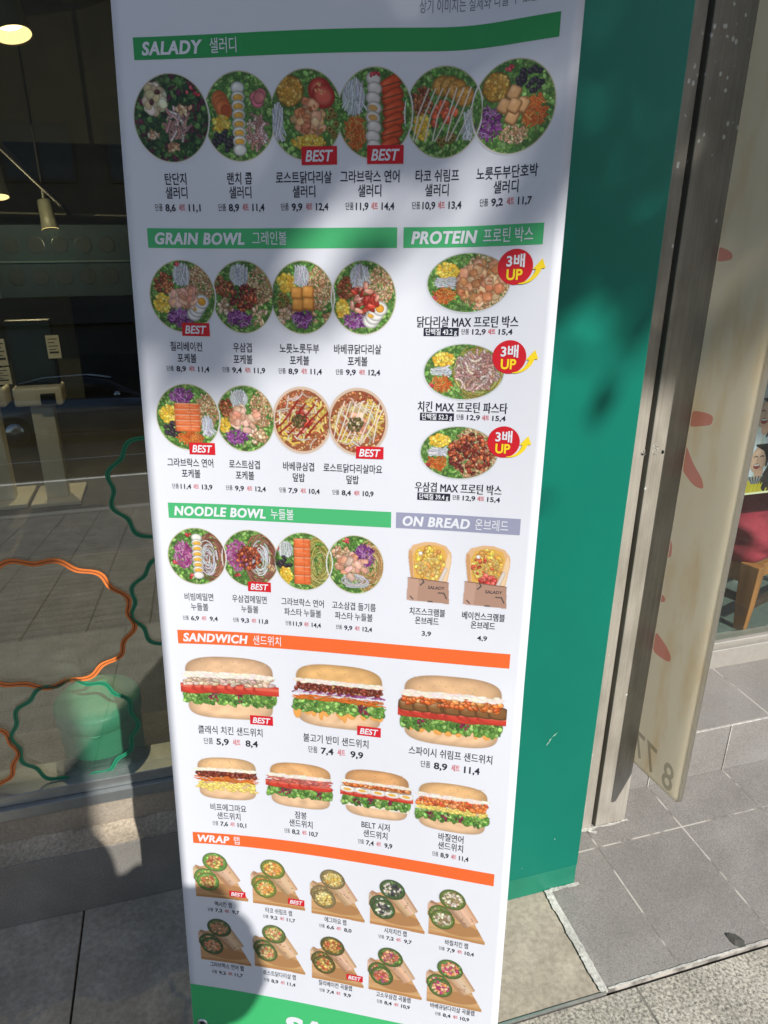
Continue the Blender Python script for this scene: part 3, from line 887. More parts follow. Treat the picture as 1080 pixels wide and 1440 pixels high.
# ---------------------------------------------------------------- printed food pictures (painted cell by cell)
class Paint:
    def __init__(self, w, h, res=0.75, seed=0):
        self.res = res; self.w = w; self.h = h
        self.nx = int(w / res) + 1; self.ny = int(h / res) + 1
        self.c = np.tile(np.array((226., 229., 240.)), (self.ny, self.nx, 1))
        self.a = np.zeros((self.ny, self.nx))
        self.r = random.Random(seed)
        self.X = (np.arange(self.nx) * res - w / 2); self.Y = (np.arange(self.ny) * res - h / 2)

    def win(self, x0, x1, y0, y1):
        i0 = max(0, int((x0 + self.w / 2) / self.res)); i1 = min(self.nx, int((x1 + self.w / 2) / self.res) + 2)
        j0 = max(0, int((y0 + self.h / 2) / self.res)); j1 = min(self.ny, int((y1 + self.h / 2) / self.res) + 2)
        if i0 >= i1 or j0 >= j1: return None
        X, Y = np.meshgrid(self.X[i0:i1], self.Y[j0:j1])
        return slice(j0, j1), slice(i0, i1), X, Y

    def put(self, sj, si, al, col):
        al = al * self.mask[sj, si] if getattr(self, 'mask', None) is not None else al
        self.c[sj, si] = self.c[sj, si] * (1 - al[..., None]) + col * al[..., None]
        self.a[sj, si] = np.maximum(self.a[sj, si], al)

    def blob(self, cx, cy, rx, ry, col, ang=0.0, rim=0.6, hi=0.15, p=2.0, k=None):
        R = max(rx, ry) * 1.2
        w = self.win(cx - R, cx + R, cy - R, cy + R)
        if w is None: return
        sj, si, X, Y = w
        ca, sa = math.cos(ang), math.sin(ang)
        x = ((X - cx) * ca + (Y - cy) * sa) / rx; y = (-(X - cx) * sa + (Y - cy) * ca) / ry
        d = (np.abs(x) ** p + np.abs(y) ** p) ** (1 / p)
        al = np.clip((1 - d) * min(rx, ry) / self.res + 0.5, 0, 1)
        f = rim + (1 - rim) * np.clip(1.35 * (1 - d ** 3), 0, 1)
        lit = np.clip(1 - np.hypot(x + 0.35, y + 0.4) / 0.7, 0, 1) * hi * 255
        self.put(sj, si, al, np.clip(np.array(col, float) * f[..., None] + lit[..., None], 0, 250))

    def line(self, pts, wd, col, edge=0.7):
        for a, b in zip(pts[:-1], pts[1:]):
            w = self.win(min(a[0], b[0]) - wd, max(a[0], b[0]) + wd, min(a[1], b[1]) - wd, max(a[1], b[1]) + wd)
            if w is None: continue
            sj, si, X, Y = w
            dx, dy = b[0] - a[0], b[1] - a[1]; L2 = dx * dx + dy * dy + 1e-9
            t = np.clip(((X - a[0]) * dx + (Y - a[1]) * dy) / L2, 0, 1)
            d = np.hypot(X - a[0] - t * dx, Y - a[1] - t * dy) / (wd / 2)
            al = np.clip((1 - d) * wd / 2 / self.res + 0.5, 0, 1)
            f = edge + (1 - edge) * np.clip(1 - d * d, 0, 1)
            self.put(sj, si, al, np.clip(np.array(col, float) * f[..., None], 0, 250))

    def poly(self, pts, col, noise=0):
        xs = [p[0] for p in pts]; ys = [p[1] for p in pts]
        w = self.win(min(xs), max(xs), min(ys), max(ys))
        if w is None: return
        sj, si, X, Y = w
        ins = np.zeros_like(X, bool)
        for (x1, y1), (x2, y2) in zip(pts, pts[1:] + pts[:1]):
            c = ((y1 > Y) != (y2 > Y)) & (X < (x2 - x1) * (Y - y1) / (y2 - y1 + 1e-9) + x1)
            ins ^= c
        self.put(sj, si, ins.astype(float), np.array(col, float) * np.ones(X.shape + (1,)))

    def tone(self, cx, cy, rx, ry, amp=.08, f=.12, top=0.0):
        w = self.win(cx - rx, cx + rx, cy - ry, cy + ry)
        if w is None: return
        sj, si, X, Y = w
        k = np.zeros_like(X)
        for i in range(7):
            a, b = self.r.uniform(-1, 1), self.r.uniform(-1, 1); g = f * self.r.uniform(.5, 2.2)
            k += np.sin((X * a + Y * b * 1.6) * g * 2 + self.r.uniform(0, 6)) / 7
        fall = np.clip(1 - ((X - cx) / rx) ** 2 - ((Y - cy) / ry) ** 2, 0, 1) ** .5
        self.c[sj, si] = np.clip(self.c[sj, si] * (1 + amp * k * fall * 2 + top * fall)[..., None], 0, 248)

    def jit(self, c, v=0.15):
        k = 1 + self.r.uniform(-v, v)
        return [min(250, x * k * (1 + self.r.uniform(-.05, .05))) for x in c]

    def pt(self, cx, cy, rx, ry):
        a = self.r.uniform(0, 2 * math.pi); q = math.sqrt(self.r.random())
        return cx + rx * q * math.cos(a), cy + ry * q * math.sin(a)

    # --- foods -------------------------------------------------------------
    def leafy(self, cx, cy, rx, ry, n=170, cols=((96, 142, 62), (118, 164, 76), (78, 122, 54), (146, 186, 100)), s=4.2):
        for _ in range(n):
            x, y = self.pt(cx, cy, rx, ry)
            self.blob(x, y, s * self.r.uniform(.5, 1.1), s * self.r.uniform(.3, .7), self.jit(self.r.choice(cols), .2), self.r.uniform(0, 3.1), 0.58, 0.07)

    def bits(self, cx, cy, rx, ry, n, cols, s, ar=0.8, rim=.70, hi=.12, p=2.0, var=.12):
        for _ in range(n):
            x, y = self.pt(cx, cy, rx, ry)
            q = s * self.r.uniform(.8, 1.2)
            self.blob(x, y, q, q * ar, self.jit(self.r.choice(cols), var), self.r.uniform(0, 3.1), rim, hi, p)

    def strands(self, cx, cy, rx, ry, n, cols, wd, L, ang=None, curl=0.5, edge=.55):
        for _ in range(n):
            x, y = self.pt(cx, cy, rx, ry)
            a = (ang if ang is not None else self.r.uniform(0, 6.28)) + self.r.uniform(-.25, .25)
            k = self.r.uniform(-curl, curl)
            pts = []
            for i in range(5):
                pts.append((x, y)); x += L / 4 * math.cos(a); y += L / 4 * math.sin(a); a += k
            mx, my = pts[2]
            pts = [(px - (mx - pts[0][0]), py - (my - pts[0][1])) for px, py in pts]
            self.line(pts, wd, self.jit(self.r.choice(cols), .14), edge)

    def noodles(self, cx, cy, rx, ry, n, cols, wd=1.7):
        for _ in range(n):
            a0 = self.r.uniform(0, 6.28); q = math.sqrt(self.r.random()) ; da = self.r.uniform(.6, 1.5)
            ox, oy = self.r.uniform(-.2, .2) * rx, self.r.uniform(-.2, .2) * ry
            pts = [(cx + ox + rx * q * math.cos(a0 + da * t / 6), cy + oy + ry * q * math.sin(a0 + da * t / 6)) for t in range(7)]
            self.line(pts, wd, self.jit(self.r.choice(cols), .12), .5)

    def food(self, kind, x, y, rx, ry):
        r = self.r
        if kind == 'corn': self.bits(x, y, rx, ry, int(rx * ry * .55) + 14, ((238, 196, 66), (246, 214, 100), (226, 176, 50)), 2.5, .85)
        elif kind == 'olive':
            for _ in range(int(rx * ry * .10) + 8):
                px, py = self.pt(x, y, rx, ry); q = r.uniform(3.0, 3.8)
                self.blob(px, py, q, q * .9, (46, 40, 48), 0, .7, .2); self.blob(px, py, q * .42, q * .38, (88, 76, 74), 0, .6, 0)
        elif kind == 'golive':
            for _ in range(8):
                px, py = self.pt(x, y, rx, ry); self.blob(px, py, 4, 3.6, (150, 128, 60), 0, .6, .15); self.blob(px, py, 1.6, 1.4, (90, 70, 34), 0, .6, 0)
        elif kind == 'onion': self.blob(x, y, rx, ry, (206, 212, 210), 0, .85, 0); self.strands(x, y, rx * .75, ry * .35, 34, ((240, 243, 242), (226, 231, 230), (210, 217, 218)), 1.9, ry * 1.5, math.pi / 2, .22)
        elif kind == 'onionh': self.blob(x, y, rx, ry, (206, 212, 208), 0, .85, 0); self.strands(x, y, rx * .35, ry * .75, 30, ((240, 243, 242), (226, 230, 230), (206, 213, 213)), 1.9, rx * 1.5, 0, .2)
        elif kind == 'carrot': self.strands(x, y, rx, ry, int(rx * ry * .45) + 20, ((236, 128, 52), (224, 106, 40), (246, 156, 82)), 1.7, 9)
        elif kind == 'purple': self.strands(x, y, rx, ry, int(rx * ry * .5) + 24, ((146, 62, 142), (176, 92, 172), (112, 40, 116), (206, 150, 206)), 1.5, 7)
        elif kind == 'pink': self.strands(x, y, rx, ry, int(rx * ry * .45) + 20, ((198, 96, 160), (224, 150, 196), (166, 58, 132)), 1.6, 8)
        elif kind == 'rice': self.bits(x, y, rx, ry, int(rx * ry * .75) + 30, ((196, 150, 104), (216, 178, 130), (166, 116, 78), (226, 198, 156)), 1.9, .55, .6)
        elif kind == 'beef': self.bits(x, y, rx, ry, int(rx * ry * .26) + 20, ((164, 92, 52), (132, 66, 38), (190, 120, 74)), 3.3, .55, .4, .2)
        elif kind == 'redbeef': self.bits(x, y, rx, ry, int(rx * ry * .22) + 24, ((170, 78, 44), (126, 48, 34), (198, 104, 62), (96, 36, 30)), 3.4, .6, .4, .25)
        elif kind == 'chop': self.bits(x, y, rx, ry, int(rx * ry * .07) + 10, ((222, 166, 116), (206, 138, 88), (232, 186, 142)), 6.0, .85, .66, .12, 4.0); self.bits(x, y, rx, ry, 20, ((190, 110, 62),), 2.2, .5, .7, .05)
        elif kind == 'pork': self.bits(x, y, rx, ry, int(rx * ry * .07) + 10, ((226, 174, 144), (212, 148, 116), (236, 194, 166)), 6.4, .62, .68, .1, 4.0)
        elif kind == 'bbq': self.bits(x, y, rx, ry, int(rx * ry * .08) + 10, ((196, 70, 50), (168, 48, 36), (228, 150, 128)), 6.2, .45, .5, .3, 2.6)
        elif kind == 'shred': self.strands(x, y, rx, ry, int(rx * ry * .13) + 14, ((222, 190, 174), (206, 162, 146), (236, 212, 198), (186, 140, 128)), 3.4, 13, None, .5, .5)
        elif kind == 'tofu':
            for px, py in ((-.5, -.42), (.5, -.5), (-.42, .52), (.52, .45)):
                self.blob(x + px * rx, y + py * ry, rx * .5, ry * .5, (196, 116, 44), .06, .8, 0, 6); self.blob(x + px * rx - .8, y + py * ry - 1, rx * .45, ry * .43, (236, 164, 76), .06, .8, .1, 6)
        elif kind == 'tofux':
            for px, py in ((0, -.7), (-.62, -.05), (.6, .0), (-.05, .62), (.05, 0)):
                self.blob(x + px * rx, y + py * ry, rx * .42, ry * .42, (176, 118, 66), .5, .7, 0, 5); self.blob(x + px * rx - .6, y + py * ry - 1, rx * .37, ry * .36, (222, 170, 112), .5, .8, .1, 5)
        elif kind == 'ball':
            self.blob(x, y, rx, ry, (200, 150, 50), 0, .5, .15); self.bits(x, y, rx * .85, ry * .85, 90, ((214, 164, 60), (186, 134, 44), (228, 186, 90)), 2.4, .8, .65, .1)
        elif kind == 'potato':
            self.bits(x, y, rx * .7, ry * .75, 60, ((226, 212, 172), (238, 226, 190), (206, 188, 142)), 6, .8, .7, .08)
            self.blob(x - rx * .2, y + ry * .2, 3, 3.6, (84, 40, 34)); self.blob(x + rx * .25, y - ry * .35, 3.8, 3, (84, 40, 34))
        elif kind == 'tomato':
            for k in (0, 1):
                self.blob(x + k * rx * .3, y + k * ry * .35, rx, ry * .75, (196, 60, 44), .4, .7, .1); self.blob(x + k * rx * .3, y + k * ry * .35, rx * .72, ry * .5, (222, 104, 80), .4, .8, .1)
            self.bits(x, y, rx * .5, ry * .4, 14, ((236, 170, 110),), 1.3)
        elif kind == 'ctomato':
            for k in (0, 1, 2):
                self.blob(x + k * rx * .22, y + k * ry * .3, rx, ry * .8, (206, 110, 52), -.5, .75, .1); self.blob(x + k * rx * .22 + 2, y + k * ry * .3 + 1, rx * .6, ry * .4, (180, 84, 38), -.5, .8, 0)
        elif kind == 'eggcol':
            m = 8
            for k in range(m):
                t = k / (m - 1); yy = y - ry + 2 * ry * t
                self.blob(x, yy, rx, ry * .2, (226, 226, 214), 0, .6, .1)
                if 0 < k < m - 1: self.blob(x, yy + ry * .02, rx * .72, ry * .11, (226, 172, 66), 0, .75, .1)
        elif kind == 'whitecol':
            for k in range(8):
                yy = y - ry + 2 * ry * k / 7
                self.blob(x + (k % 2) * 1.5, yy, rx, ry * .2, (222, 214, 200), .25, .65, .1)
                if k in (3, 4): self.blob(x, yy, rx * .6, ry * .09, (216, 168, 92), .25, .8, 0)
        elif kind == 'eggs':
            for dx, dy in ((-.5, .55), (-.3, .3), (-.1, .05), (.2, -.3)):
                self.blob(x + dx * rx, y + dy * ry, rx * .62, ry * .5, (236, 234, 224), .3, .6, .05)
            self.blob(x + .2 * rx, y - .3 * ry, rx * .34, ry * .28, (226, 160, 50), .3, .75, .1); self.blob(x - .5 * rx, y + .2 * ry, rx * .25, ry * .14, (226, 170, 60), .3, .75, .1)
        elif kind == 'salmon':
            m = 5
            for i in range(m):
                yy = y - ry + 2 * ry * (i + .5) / m
                self.blob(x, yy, rx, ry / m * 1.08, (226, 112, 58), 0, .82, .08, 9)
                self.line([(x - rx * .9, yy - ry / m * .8), (x + rx * .9, yy - ry / m * .85)], 1.2, (236, 186, 150), .8)
                self.line([(x + rx * .2, yy - ry / m), (x + rx * .26, yy + ry / m)], .8, (206, 84, 40), .8)
                for q in range(3): self.line([(x + rx * r.uniform(-.9, .6), yy), (x + rx * r.uniform(-.4, .9), yy + 1.2)], .9, (240, 160, 110), .8)
        elif kind == 'salmonfan':
            for k in range(6):
                t = k / 5
                self.blob(x + rx * .35 * math.sin(t * 3.1), y - ry + 2 * ry * t, rx, ry * .25, (214, 84, 40), -.5, .6, .12, 3)
                self.line([(x - rx * .7, y - ry * .92 + 2 * ry * t), (x + rx, y - ry * 1.1 + 2 * ry * t)], 1.3, (92, 66, 38), .8)
        elif kind == 'chips':
            for dx, dy in ((-.55, -.35), (-.15, -.3), (.2, -.1), (.6, .35)):
                self.blob(x + dx * rx, y + dy * ry, rx * .52, ry * .66, (206, 150, 62), -.3, .6, .12); self.bits(x + dx * rx, y + dy * ry, rx * .35, ry * .4, 14, ((226, 180, 96), (180, 120, 46)), 1.4)
        elif kind == 'shrimp':
            for _ in range(16):
                px, py = self.pt(x, y, rx, ry); self.blob(px, py, 5, 3.6, self.jit((222, 102, 60), .12), r.uniform(0, 3), .55, .2)
        elif kind == 'ham':
            for k in range(4): self.blob(x + r.uniform(-.4, .4) * rx, y + r.uniform(-.4, .4) * ry, rx * .7, ry * .6, self.jit((222, 130, 134), .1), r.uniform(0, 3), .6, .1)
        elif kind == 'nut': self.bits(x, y, rx, ry, 16, ((206, 168, 122), (226, 198, 158), (176, 128, 86)), 4.0, .5, .5, .2)
        elif kind == 'mush': self.bits(x, y, rx, ry, 34, ((206, 172, 132), (182, 140, 100), (226, 198, 164)), 3.6, .7, .45, .2)
        elif kind == 'nori': self.bits(x, y, rx, ry, 110, ((96, 88, 44), (70, 62, 34), (128, 116, 64)), 1.7, .5, .5, .1)
        elif kind == 'eggstrip': self.strands(x, y, rx, ry, 60, ((236, 198, 92), (246, 216, 130)), 2.6, 10, None, .3, .7)
        elif kind == 'crumb': self.bits(x, y, rx, ry, int(rx * ry * .2), ((178, 92, 56), (150, 66, 40), (206, 130, 84), (226, 178, 120)), 2.1, .7, .5, .2)
        elif kind == 'sauce':
            for k in range(5):
                o = (k - 2) * rx * .33
                self.line([(o - rx * .55, y + ry * .5 + o * .2), (o - rx * .1, y + ry * .1), (o + rx * .5, y - ry * .55 + o * .2)], 2.4, (150, 34, 24), .8)
        elif kind == 'mayo':
            for k in range(8):
                o = (k - 3.5) * rx * .24
                self.line([(o - rx * .3 + r.uniform(-4, 4), y + ry * .7), (o + r.uniform(-3, 3), y), (o + rx * .3, y - ry * .7)], 1.5, (238, 228, 210), .85)
        elif kind == 'sprout':
            self.strands(x, y, rx, ry, 30, ((238, 226, 206), (222, 200, 172)), 1.9, 17, None, .35, .6)
        elif kind == 'red': self.bits(x, y, rx, ry, 5, ((176, 44, 52), (206, 80, 84)), 2.6, .7, .5, .2)
        elif kind == 'soba': self.noodles(x, y, rx, ry, 150, ((166, 106, 86), (190, 134, 110), (138, 82, 66)))
        elif kind == 'pasta': self.noodles(x, y, rx, ry, 150, ((196, 186, 100), (216, 206, 130), (160, 150, 70)))
        elif kind == 'wheat': self.noodles(x, y, rx, ry, 140, ((222, 178, 116), (238, 202, 146), (190, 142, 84)))
        elif kind == 'white': self.noodles(x, y, rx, ry, 60, ((232, 232, 228), (212, 214, 214), (242, 242, 240)), 1.8)

    def to_mesh(self, name, cx, cy, mats, parent, thr=0.03, fn=D):
        lin = s2l(np.clip(self.c, 0, 255)) * np.array((0.76, 0.77, 0.82))
        keep = self.a > thr
        quad = keep[:-1, :-1] | keep[1:, :-1] | keep[:-1, 1:] | keep[1:, 1:]
        idx = -np.ones((self.ny, self.nx), int)
        use = np.zeros((self.ny, self.nx), bool)
        use[:-1, :-1] |= quad; use[1:, :-1] |= quad; use[:-1, 1:] |= quad; use[1:, 1:] |= quad
        jj, ii = np.nonzero(use)
        idx[jj, ii] = np.arange(len(jj))
        al = np.clip(self.a, 0, 1)[jj, ii][:, None]
        col = lin[jj, ii] * al + WHITE_L * (1 - al)
        U0, V0, R = cx, cy, self.res
        # the patch follows the sheet: exact at a coarse lattice, bilinear between
        G = 9
        gu = np.linspace(self.X[0], self.X[-1], G); gv = np.linspace(self.Y[0], self.Y[-1], G)
        lat = np.array([[tuple(fn(cx + a, cy + b_, 0.00028)) for a in gu] for b_ in gv])
        fu = (self.X[ii] - gu[0]) / (gu[-1] - gu[0]) * (G - 1); fv = (self.Y[jj] - gv[0]) / (gv[-1] - gv[0]) * (G - 1)
        a0 = np.clip(fu.astype(int), 0, G - 2); b0 = np.clip(fv.astype(int), 0, G - 2); fu = (fu - a0)[:, None]; fv = (fv - b0)[:, None]
        co = lat[b0, a0] * (1 - fu) * (1 - fv) + lat[b0, a0 + 1] * fu * (1 - fv) + lat[b0 + 1, a0] * (1 - fu) * fv + lat[b0 + 1, a0 + 1] * fu * fv
        qj, qi = np.nonzero(quad)
        faces = np.stack([idx[qj, qi], idx[qj + 1, qi], idx[qj + 1, qi + 1], idx[qj, qi + 1]], 1)
        me = bpy.data.meshes.new(name)
        me.vertices.add(len(co)); me.vertices.foreach_set('co', co.astype(np.float32).ravel())
        me.loops.add(faces.size); me.loops.foreach_set('vertex_index', faces.astype(np.int32).ravel())
        me.polygons.add(len(faces)); me.polygons.foreach_set('loop_start', np.arange(0, faces.size, 4, dtype=np.int32))
        at = me.color_attributes.new('print', 'FLOAT_COLOR', 'POINT')
        at.data.foreach_set('color', np.concatenate([col, np.ones((len(col), 1))], 1).astype(np.float32).ravel())
        me.update(calc_edges=True)
        me.materials.append(mats)
        o = bpy.data.objects.new(name, me)
        COL.objects.link(o)
        put_under(o, parent)
        return o

n = NT('food_print')
a = n.add('ShaderNodeAttribute'); a.attribute_name = 'print'
n.bsdf(a.outputs['Color'], 0.5, spec=0.35)
M['print'] = n.m

def caption(lines, cx, vs, price, pv, parent, h=11.5, ph=8.0, bold=0.011, sq=0.73, pw=None):
    b = MB()
    fn = D
    for t, v in zip(lines, vs):
        if 'M' in t:
            heavy(b, t, lambda u, v, i: D(u, v, 0.0003 + i * .00005), cx, v, 0.28, height=h, bold=0.0, cap=0.86, mi=0, squeeze=sq)
        else:
            text_on(b, t, fn, cx, v, height=h, bold=bold, cap=0.86, mi=0, squeeze=sq)
    if price and len(price) == 1:
        text_on(b, price[0], fn, cx, pv, height=ph, bold=0.02, mi=0, squeeze=1.15)
    elif price:
        w = pw or 84
        x = cx - w / 2
        s = w / 84
        text_on(b, '단품', fn, x, pv, height=ph * .95, width=14 * s, align='L', bold=0.006, cap=0.86)
        text_on(b, price[0], fn, x + 29 * s, pv, height=ph, width=(19.5 if len(price[0]) < 4 else 22.5) * s, align='C', bold=0.026)
        text_on(b, '세트', fn, x + 44.8 * s, pv, height=ph * .95, width=12 * s, align='L', bold=0.008, cap=0.86, mi=1)
        text_on(b, price[1], fn, x + 74.5 * s, pv, height=ph, width=(19.5 if len(price[1]) < 4 else 22.5) * s, align='C', bold=0.026)
    b.build('caption', [I['dark'], I['red']], parent)

def best(U, V, w, h, parent):
    b = MB()
    grid_patch(b, U - w / 2, U + w / 2, V - h / 2, V + h / 2, 8, 2, .0006, 0, D)
    text_on(b, 'BEST', lambda u, v: D(u, v, 0.0009), U, V, height=h * .62, width=w * .78, bold=0.022, shear=0.2, mi=1)
    b.build('best_badge', [I['best'], I['white']], parent)

GREEN_D = ((52, 84, 40), (38, 66, 32), (74, 110, 54), (92, 128, 62), (88, 40, 52))
def bowl(cx, cy, rx, ry, spec, seed, base='green', rim=(214, 204, 172)):
    p = Paint(rx * 2 + 6, ry * 2 + 6, 0.75, seed)
    p.blob(0, 0, rx, ry, rim, 0, .94, 0)
    X, Y = np.meshgrid(p.X, p.Y)
    d = np.hypot(X / (rx - 1.0), Y / (ry - 1.0))
    p.mask = np.clip((1 - d) * rx / p.res, 0, 1)
    if base == 'green':
        p.blob(0, 0, rx - 1, ry - 1, (88, 128, 58), 0, .85, 0); p.leafy(0, 0, rx, ry, 620)
    elif base == 'dark':
        p.blob(0, 0, rx - 1, ry - 1, (34, 58, 30), 0, .8, 0); p.leafy(0, 0, rx, ry, 480, GREEN_D, 5.6)
    else:
        p.mask = np.clip((0.94 - d) * rx / p.res, 0, 1)
        p.blob(0, 0, rx * .94, ry * .94, (166, 98, 60), 0, .85, 0); p.food('crumb', 0, 0, rx * .92, ry * .92)
    for (k, x, y, a, b_) in spec:
        p.food(k, x * rx, y * ry, a * rx, b_ * ry)
    return p.to_mesh('dish_picture', cx, cy, M['print'], banner)

SAL = [
 (67.5, 49, ['탄단지', '샐러디'], ('8,6', '11,1'), 'dark', [('potato', -.42, -.45, .36, .4), ('shred', .14, .12, .3, .3), ('nut', .35, -.2, .2, .1), ('nut', -.5, .35, .15, .1), ('nut', .0, .65, .22, .08), ('red', .6, -.6, .2, .15)]),
 (155, 46, ['랜치 콥', '샐러디'], ('8,9', '11,4'), 'green', [('ctomato', -.52, -.36, .22, .3), ('corn', -.52, .14, .24, .17), ('olive', -.46, .52, .28, .24), ('ham', .5, -.4, .24, .24), ('shred', .48, .32, .2, .35), ('eggcol', -.02, .05, .19, .68)]),
 (238, 45, ['로스트닭다리살', '샐러디'], ('9,9', '12,4'), 'green', [('tomato', .38, -.52, .32, .36), ('onion', -.78, .15, .16, .4), ('golive', .74, .2, .14, .35), ('chop', .08, .1, .42, .42), ('ball', -.42, -.52, .38, .34), ('corn', .05, .6, .46, .14)]),
 (320.8, 45.5, ['그라브락스 연어', '샐러디'], ('11,9', '14,4'), 'green', [('onion', -.55, -.36, .3, .38), ('carrot', -.5, .42, .26, .34), ('salmonfan', .4, .04, .3, .66), ('whitecol', -.04, -.02, .2, .72), ('red', .0, -.85, .1, .06)]),
 (402.6, 46, ['타코 쉬림프', '샐러디'], ('10,9', '13,4'), 'green', [('beef', -.55, -.25, .26, .3), ('corn', -.55, .3, .2, .26), ('onion', .66, .3, .14, .32), ('shrimp', .0, .02, .34, .3), ('chips', .22, -.45, .5, .34), ('golive', .1, .58, .22, .12), ('mayo', 0, .05, .75, .8)]),
 (482.5, 47, ['노릇두부단호박', '샐러디'], ('9,2', '11,7'), 'green', [('olive', .38, -.52, .3, .26), ('carrot', .5, .12, .26, .3), ('purple', -.56, .3, .28, .34), ('rice', .06, .58, .34, .2), ('ball', -.42, -.45, .34, .32), ('tofux', .02, -.02, .36, .38), ('red', -.1, -.8, .1, .06)]),
]
for i, (cx, r, cap, pr, base_, spec) in enumerate(SAL):
    o = bowl(cx, 0, r, 49.5, spec, 100 + i, base_)
    caption(cap, (67.9, 151.8, 233.6, 315.7, 397.8, 480.2)[i], (68.3, 84.2), pr, (101.4, 101.4, 101.4, 101.4, 101.2, 100.2)[i], o, h=13.0, ph=8.4, bold=0.014, pw=59)
    if i in (2, 3): best((253.6, 334.4)[i - 2], 44.2, 44, 20.5, o)
GR = [
 (67, 45, ['칠리베이컨', '포케볼'], ('8,9', '11,4'), [('rice', .55, -.35, .42, .5), ('beef', -.55, -.35, .26, .28), ('corn', -.6, .18, .25, .26), ('purple', -.1, .58, .4, .2), ('eggs', .5, .25, .36, .4), ('pork', 0, .02, .38, .28), ('onion', 0, -.6, .26, .3), ('red', -.1, -.88, .06, .03)]),
 (149, 42, ['우삼겹', '포케볼'], ('9,4', '11,9'), [('rice', .55, -.3, .44, .52), ('beef', -.6, -.3, .28, .28), ('mush', -.55, .28, .24, .22), ('purple', -.15, .58, .4, .2), ('nut', .5, .5, .26, .28), ('onion', -.1, -.6, .3, .28), ('redbeef', 0, .0, .44, .36)]),
 (229, 42, ['노릇노릇두부', '포케볼'], ('8,9', '11,4'), [('rice', .55, -.3, .44, .54), ('corn', -.5, -.4, .28, .24), ('golive', -.6, .1, .2, .2), ('mush', -.52, .45, .28, .24), ('purple', -.02, .58, .3, .22), ('nut', .56, .4, .24, .34), ('onion', -.02, -.58, .24, .28), ('tofu', 0, .02, .36, .34)]),
 (309, 42, ['바베큐닭다리살', '포케볼'], ('9,9', '12,4'), [('rice', .55, -.35, .42, .5), ('beef', -.55, -.25, .26, .28), ('corn', -.66, .28, .2, .24), ('purple', -.2, .6, .38, .2), ('eggs', .42, .4, .4, .4), ('onion', -.12, -.58, .3, .3), ('bbq', 0, .05, .42, .36)]),
]
for i, (cx, r, cap, pr, spec) in enumerate(GR):
    o = bowl(cx, 210, r, 46, spec, 200 + i)
    caption(cap, (67.3, 145.2, 223.2, 301.5)[i], (274.4, 289.9), pr, 303.9, o, h=11.6, ph=7.2, bold=0.012, pw=58)
    if i == 0: best(82.2, 251.8, 38, 17, o)
HR = [
 (63.5, 45, ['그라브락스 연어', '포케볼'], ('11,4', '13,9'), 'green', [('rice', .6, -.2, .36, .52), ('purple', -.18, -.65, .36, .2), ('corn', -.62, -.1, .24, .26), ('olive', -.55, .38, .26, .22), ('carrot', .05, .62, .38, .16), ('onion', .6, .25, .18, .3), ('salmon', -.02, .0, .4, .42)]),
 (144.5, 42, ['로스트삼겹', '포케볼'], ('9,9', '12,4'), 'green', [('rice', .58, -.3, .4, .54), ('beef', -.62, -.3, .22, .26), ('corn', -.7, .2, .18, .2), ('purple', -.3, .55, .36, .2), ('mush', .42, .5, .32, .22), ('onion', -.18, -.6, .3, .26), ('pork', 0, 0, .46, .34)]),
 (224.8, 42, ['바베큐삼겹', '덮밥'], ('7,9', '10,4'), 'rice', [('eggstrip', -.3, .2, .5, .5), ('eggstrip', .4, -.2, .4, .5), ('sprout', 0, 0, .75, .75), ('crumb', 0, .1, .5, .3), ('bbq', 0, 0, .3, .3), ('sauce', 0, 0, .85, .85), ('nori', -.1, .0, .24, .2)]),
 (302, 41.5, ['로스트닭다리살마요', '덮밥'], ('8,4', '10,9'), 'rice', [('eggstrip', -.2, .1, .6, .6), ('eggstrip', .3, -.1, .5, .5), ('sprout', 0, 0, .75, .75), ('pork', .0, 0, .3, .34), ('mayo', 0, 0, .8, .85), ('nori', -.08, .06, .26, .22)]),
]
for i, (cx, r, cap, pr, base_, spec) in enumerate(HR):
    o = bowl(cx, 370.5, r, 46.5, spec, 300 + i, base_, (214, 204, 172) if base_ == 'green' else (222, 198, 172))
    caption(cap, (62.3, 140.4, 218.5, 295.1)[i], (435.2, 451.1), pr, 470.0, o, h=11.8, ph=7.2, bold=0.012, pw=57)
    if i == 0: best(80.8, 414.2, 37, 17, o)
    if i == 3: best(318.8, 412, 38, 17, o)
NO = [
 (62.8, 43.5, ['비빔메밀면', '누들볼'], ('6,9', '9,4'), [('soba', .55, 0, .5, .8), ('pink', -.45, -.05, .3, .45), ('white', .35, .05, .3, .55), ('eggcol', .02, .0, .19, .66), ('red', -.75, .2, .08, .06), ('red', -.25, .7, .1, .06), ('red', -.25, -.75, .1, .06)]),
 (142.7, 42.5, ['우삼겹메밀면', '누들볼'], ('9,3', '11,8'), [('soba', .45, .05, .55, .85), ('pink', -.45, -.1, .38, .5), ('white', .32, .0, .32, .55), ('redbeef', -.06, -.02, .42, .42), ('nut', .72, .3, .1, .1), ('red', -.5, .6, .1, .06)]),
 (222.6, 43, ['그라브락스 연어', '파스타 누들볼'], ('11,9', '14,4'), [('pasta', .55, 0, .5, .85), ('onion', -.62, -.4, .26, .26), ('olive', -.66, .05, .24, .2), ('corn', -.62, .5, .22, .28), ('salmon', -.04, .0, .29, .78), ('red', -.9, -.4, .05, .05)]),
 (298.9, 42, ['고소삼겹 들기름', '파스타 누들볼'], ('9,9', '12,4'), [('wheat', .55, .05, .48, .85), ('purple', .3, -.3, .34, .36), ('mush', -.52, -.4, .3, .2), ('white', 0, .55, .5, .22), ('pork', -.1, .06, .5, .38), ('red', -.3, -.8, .1, .06)]),
]
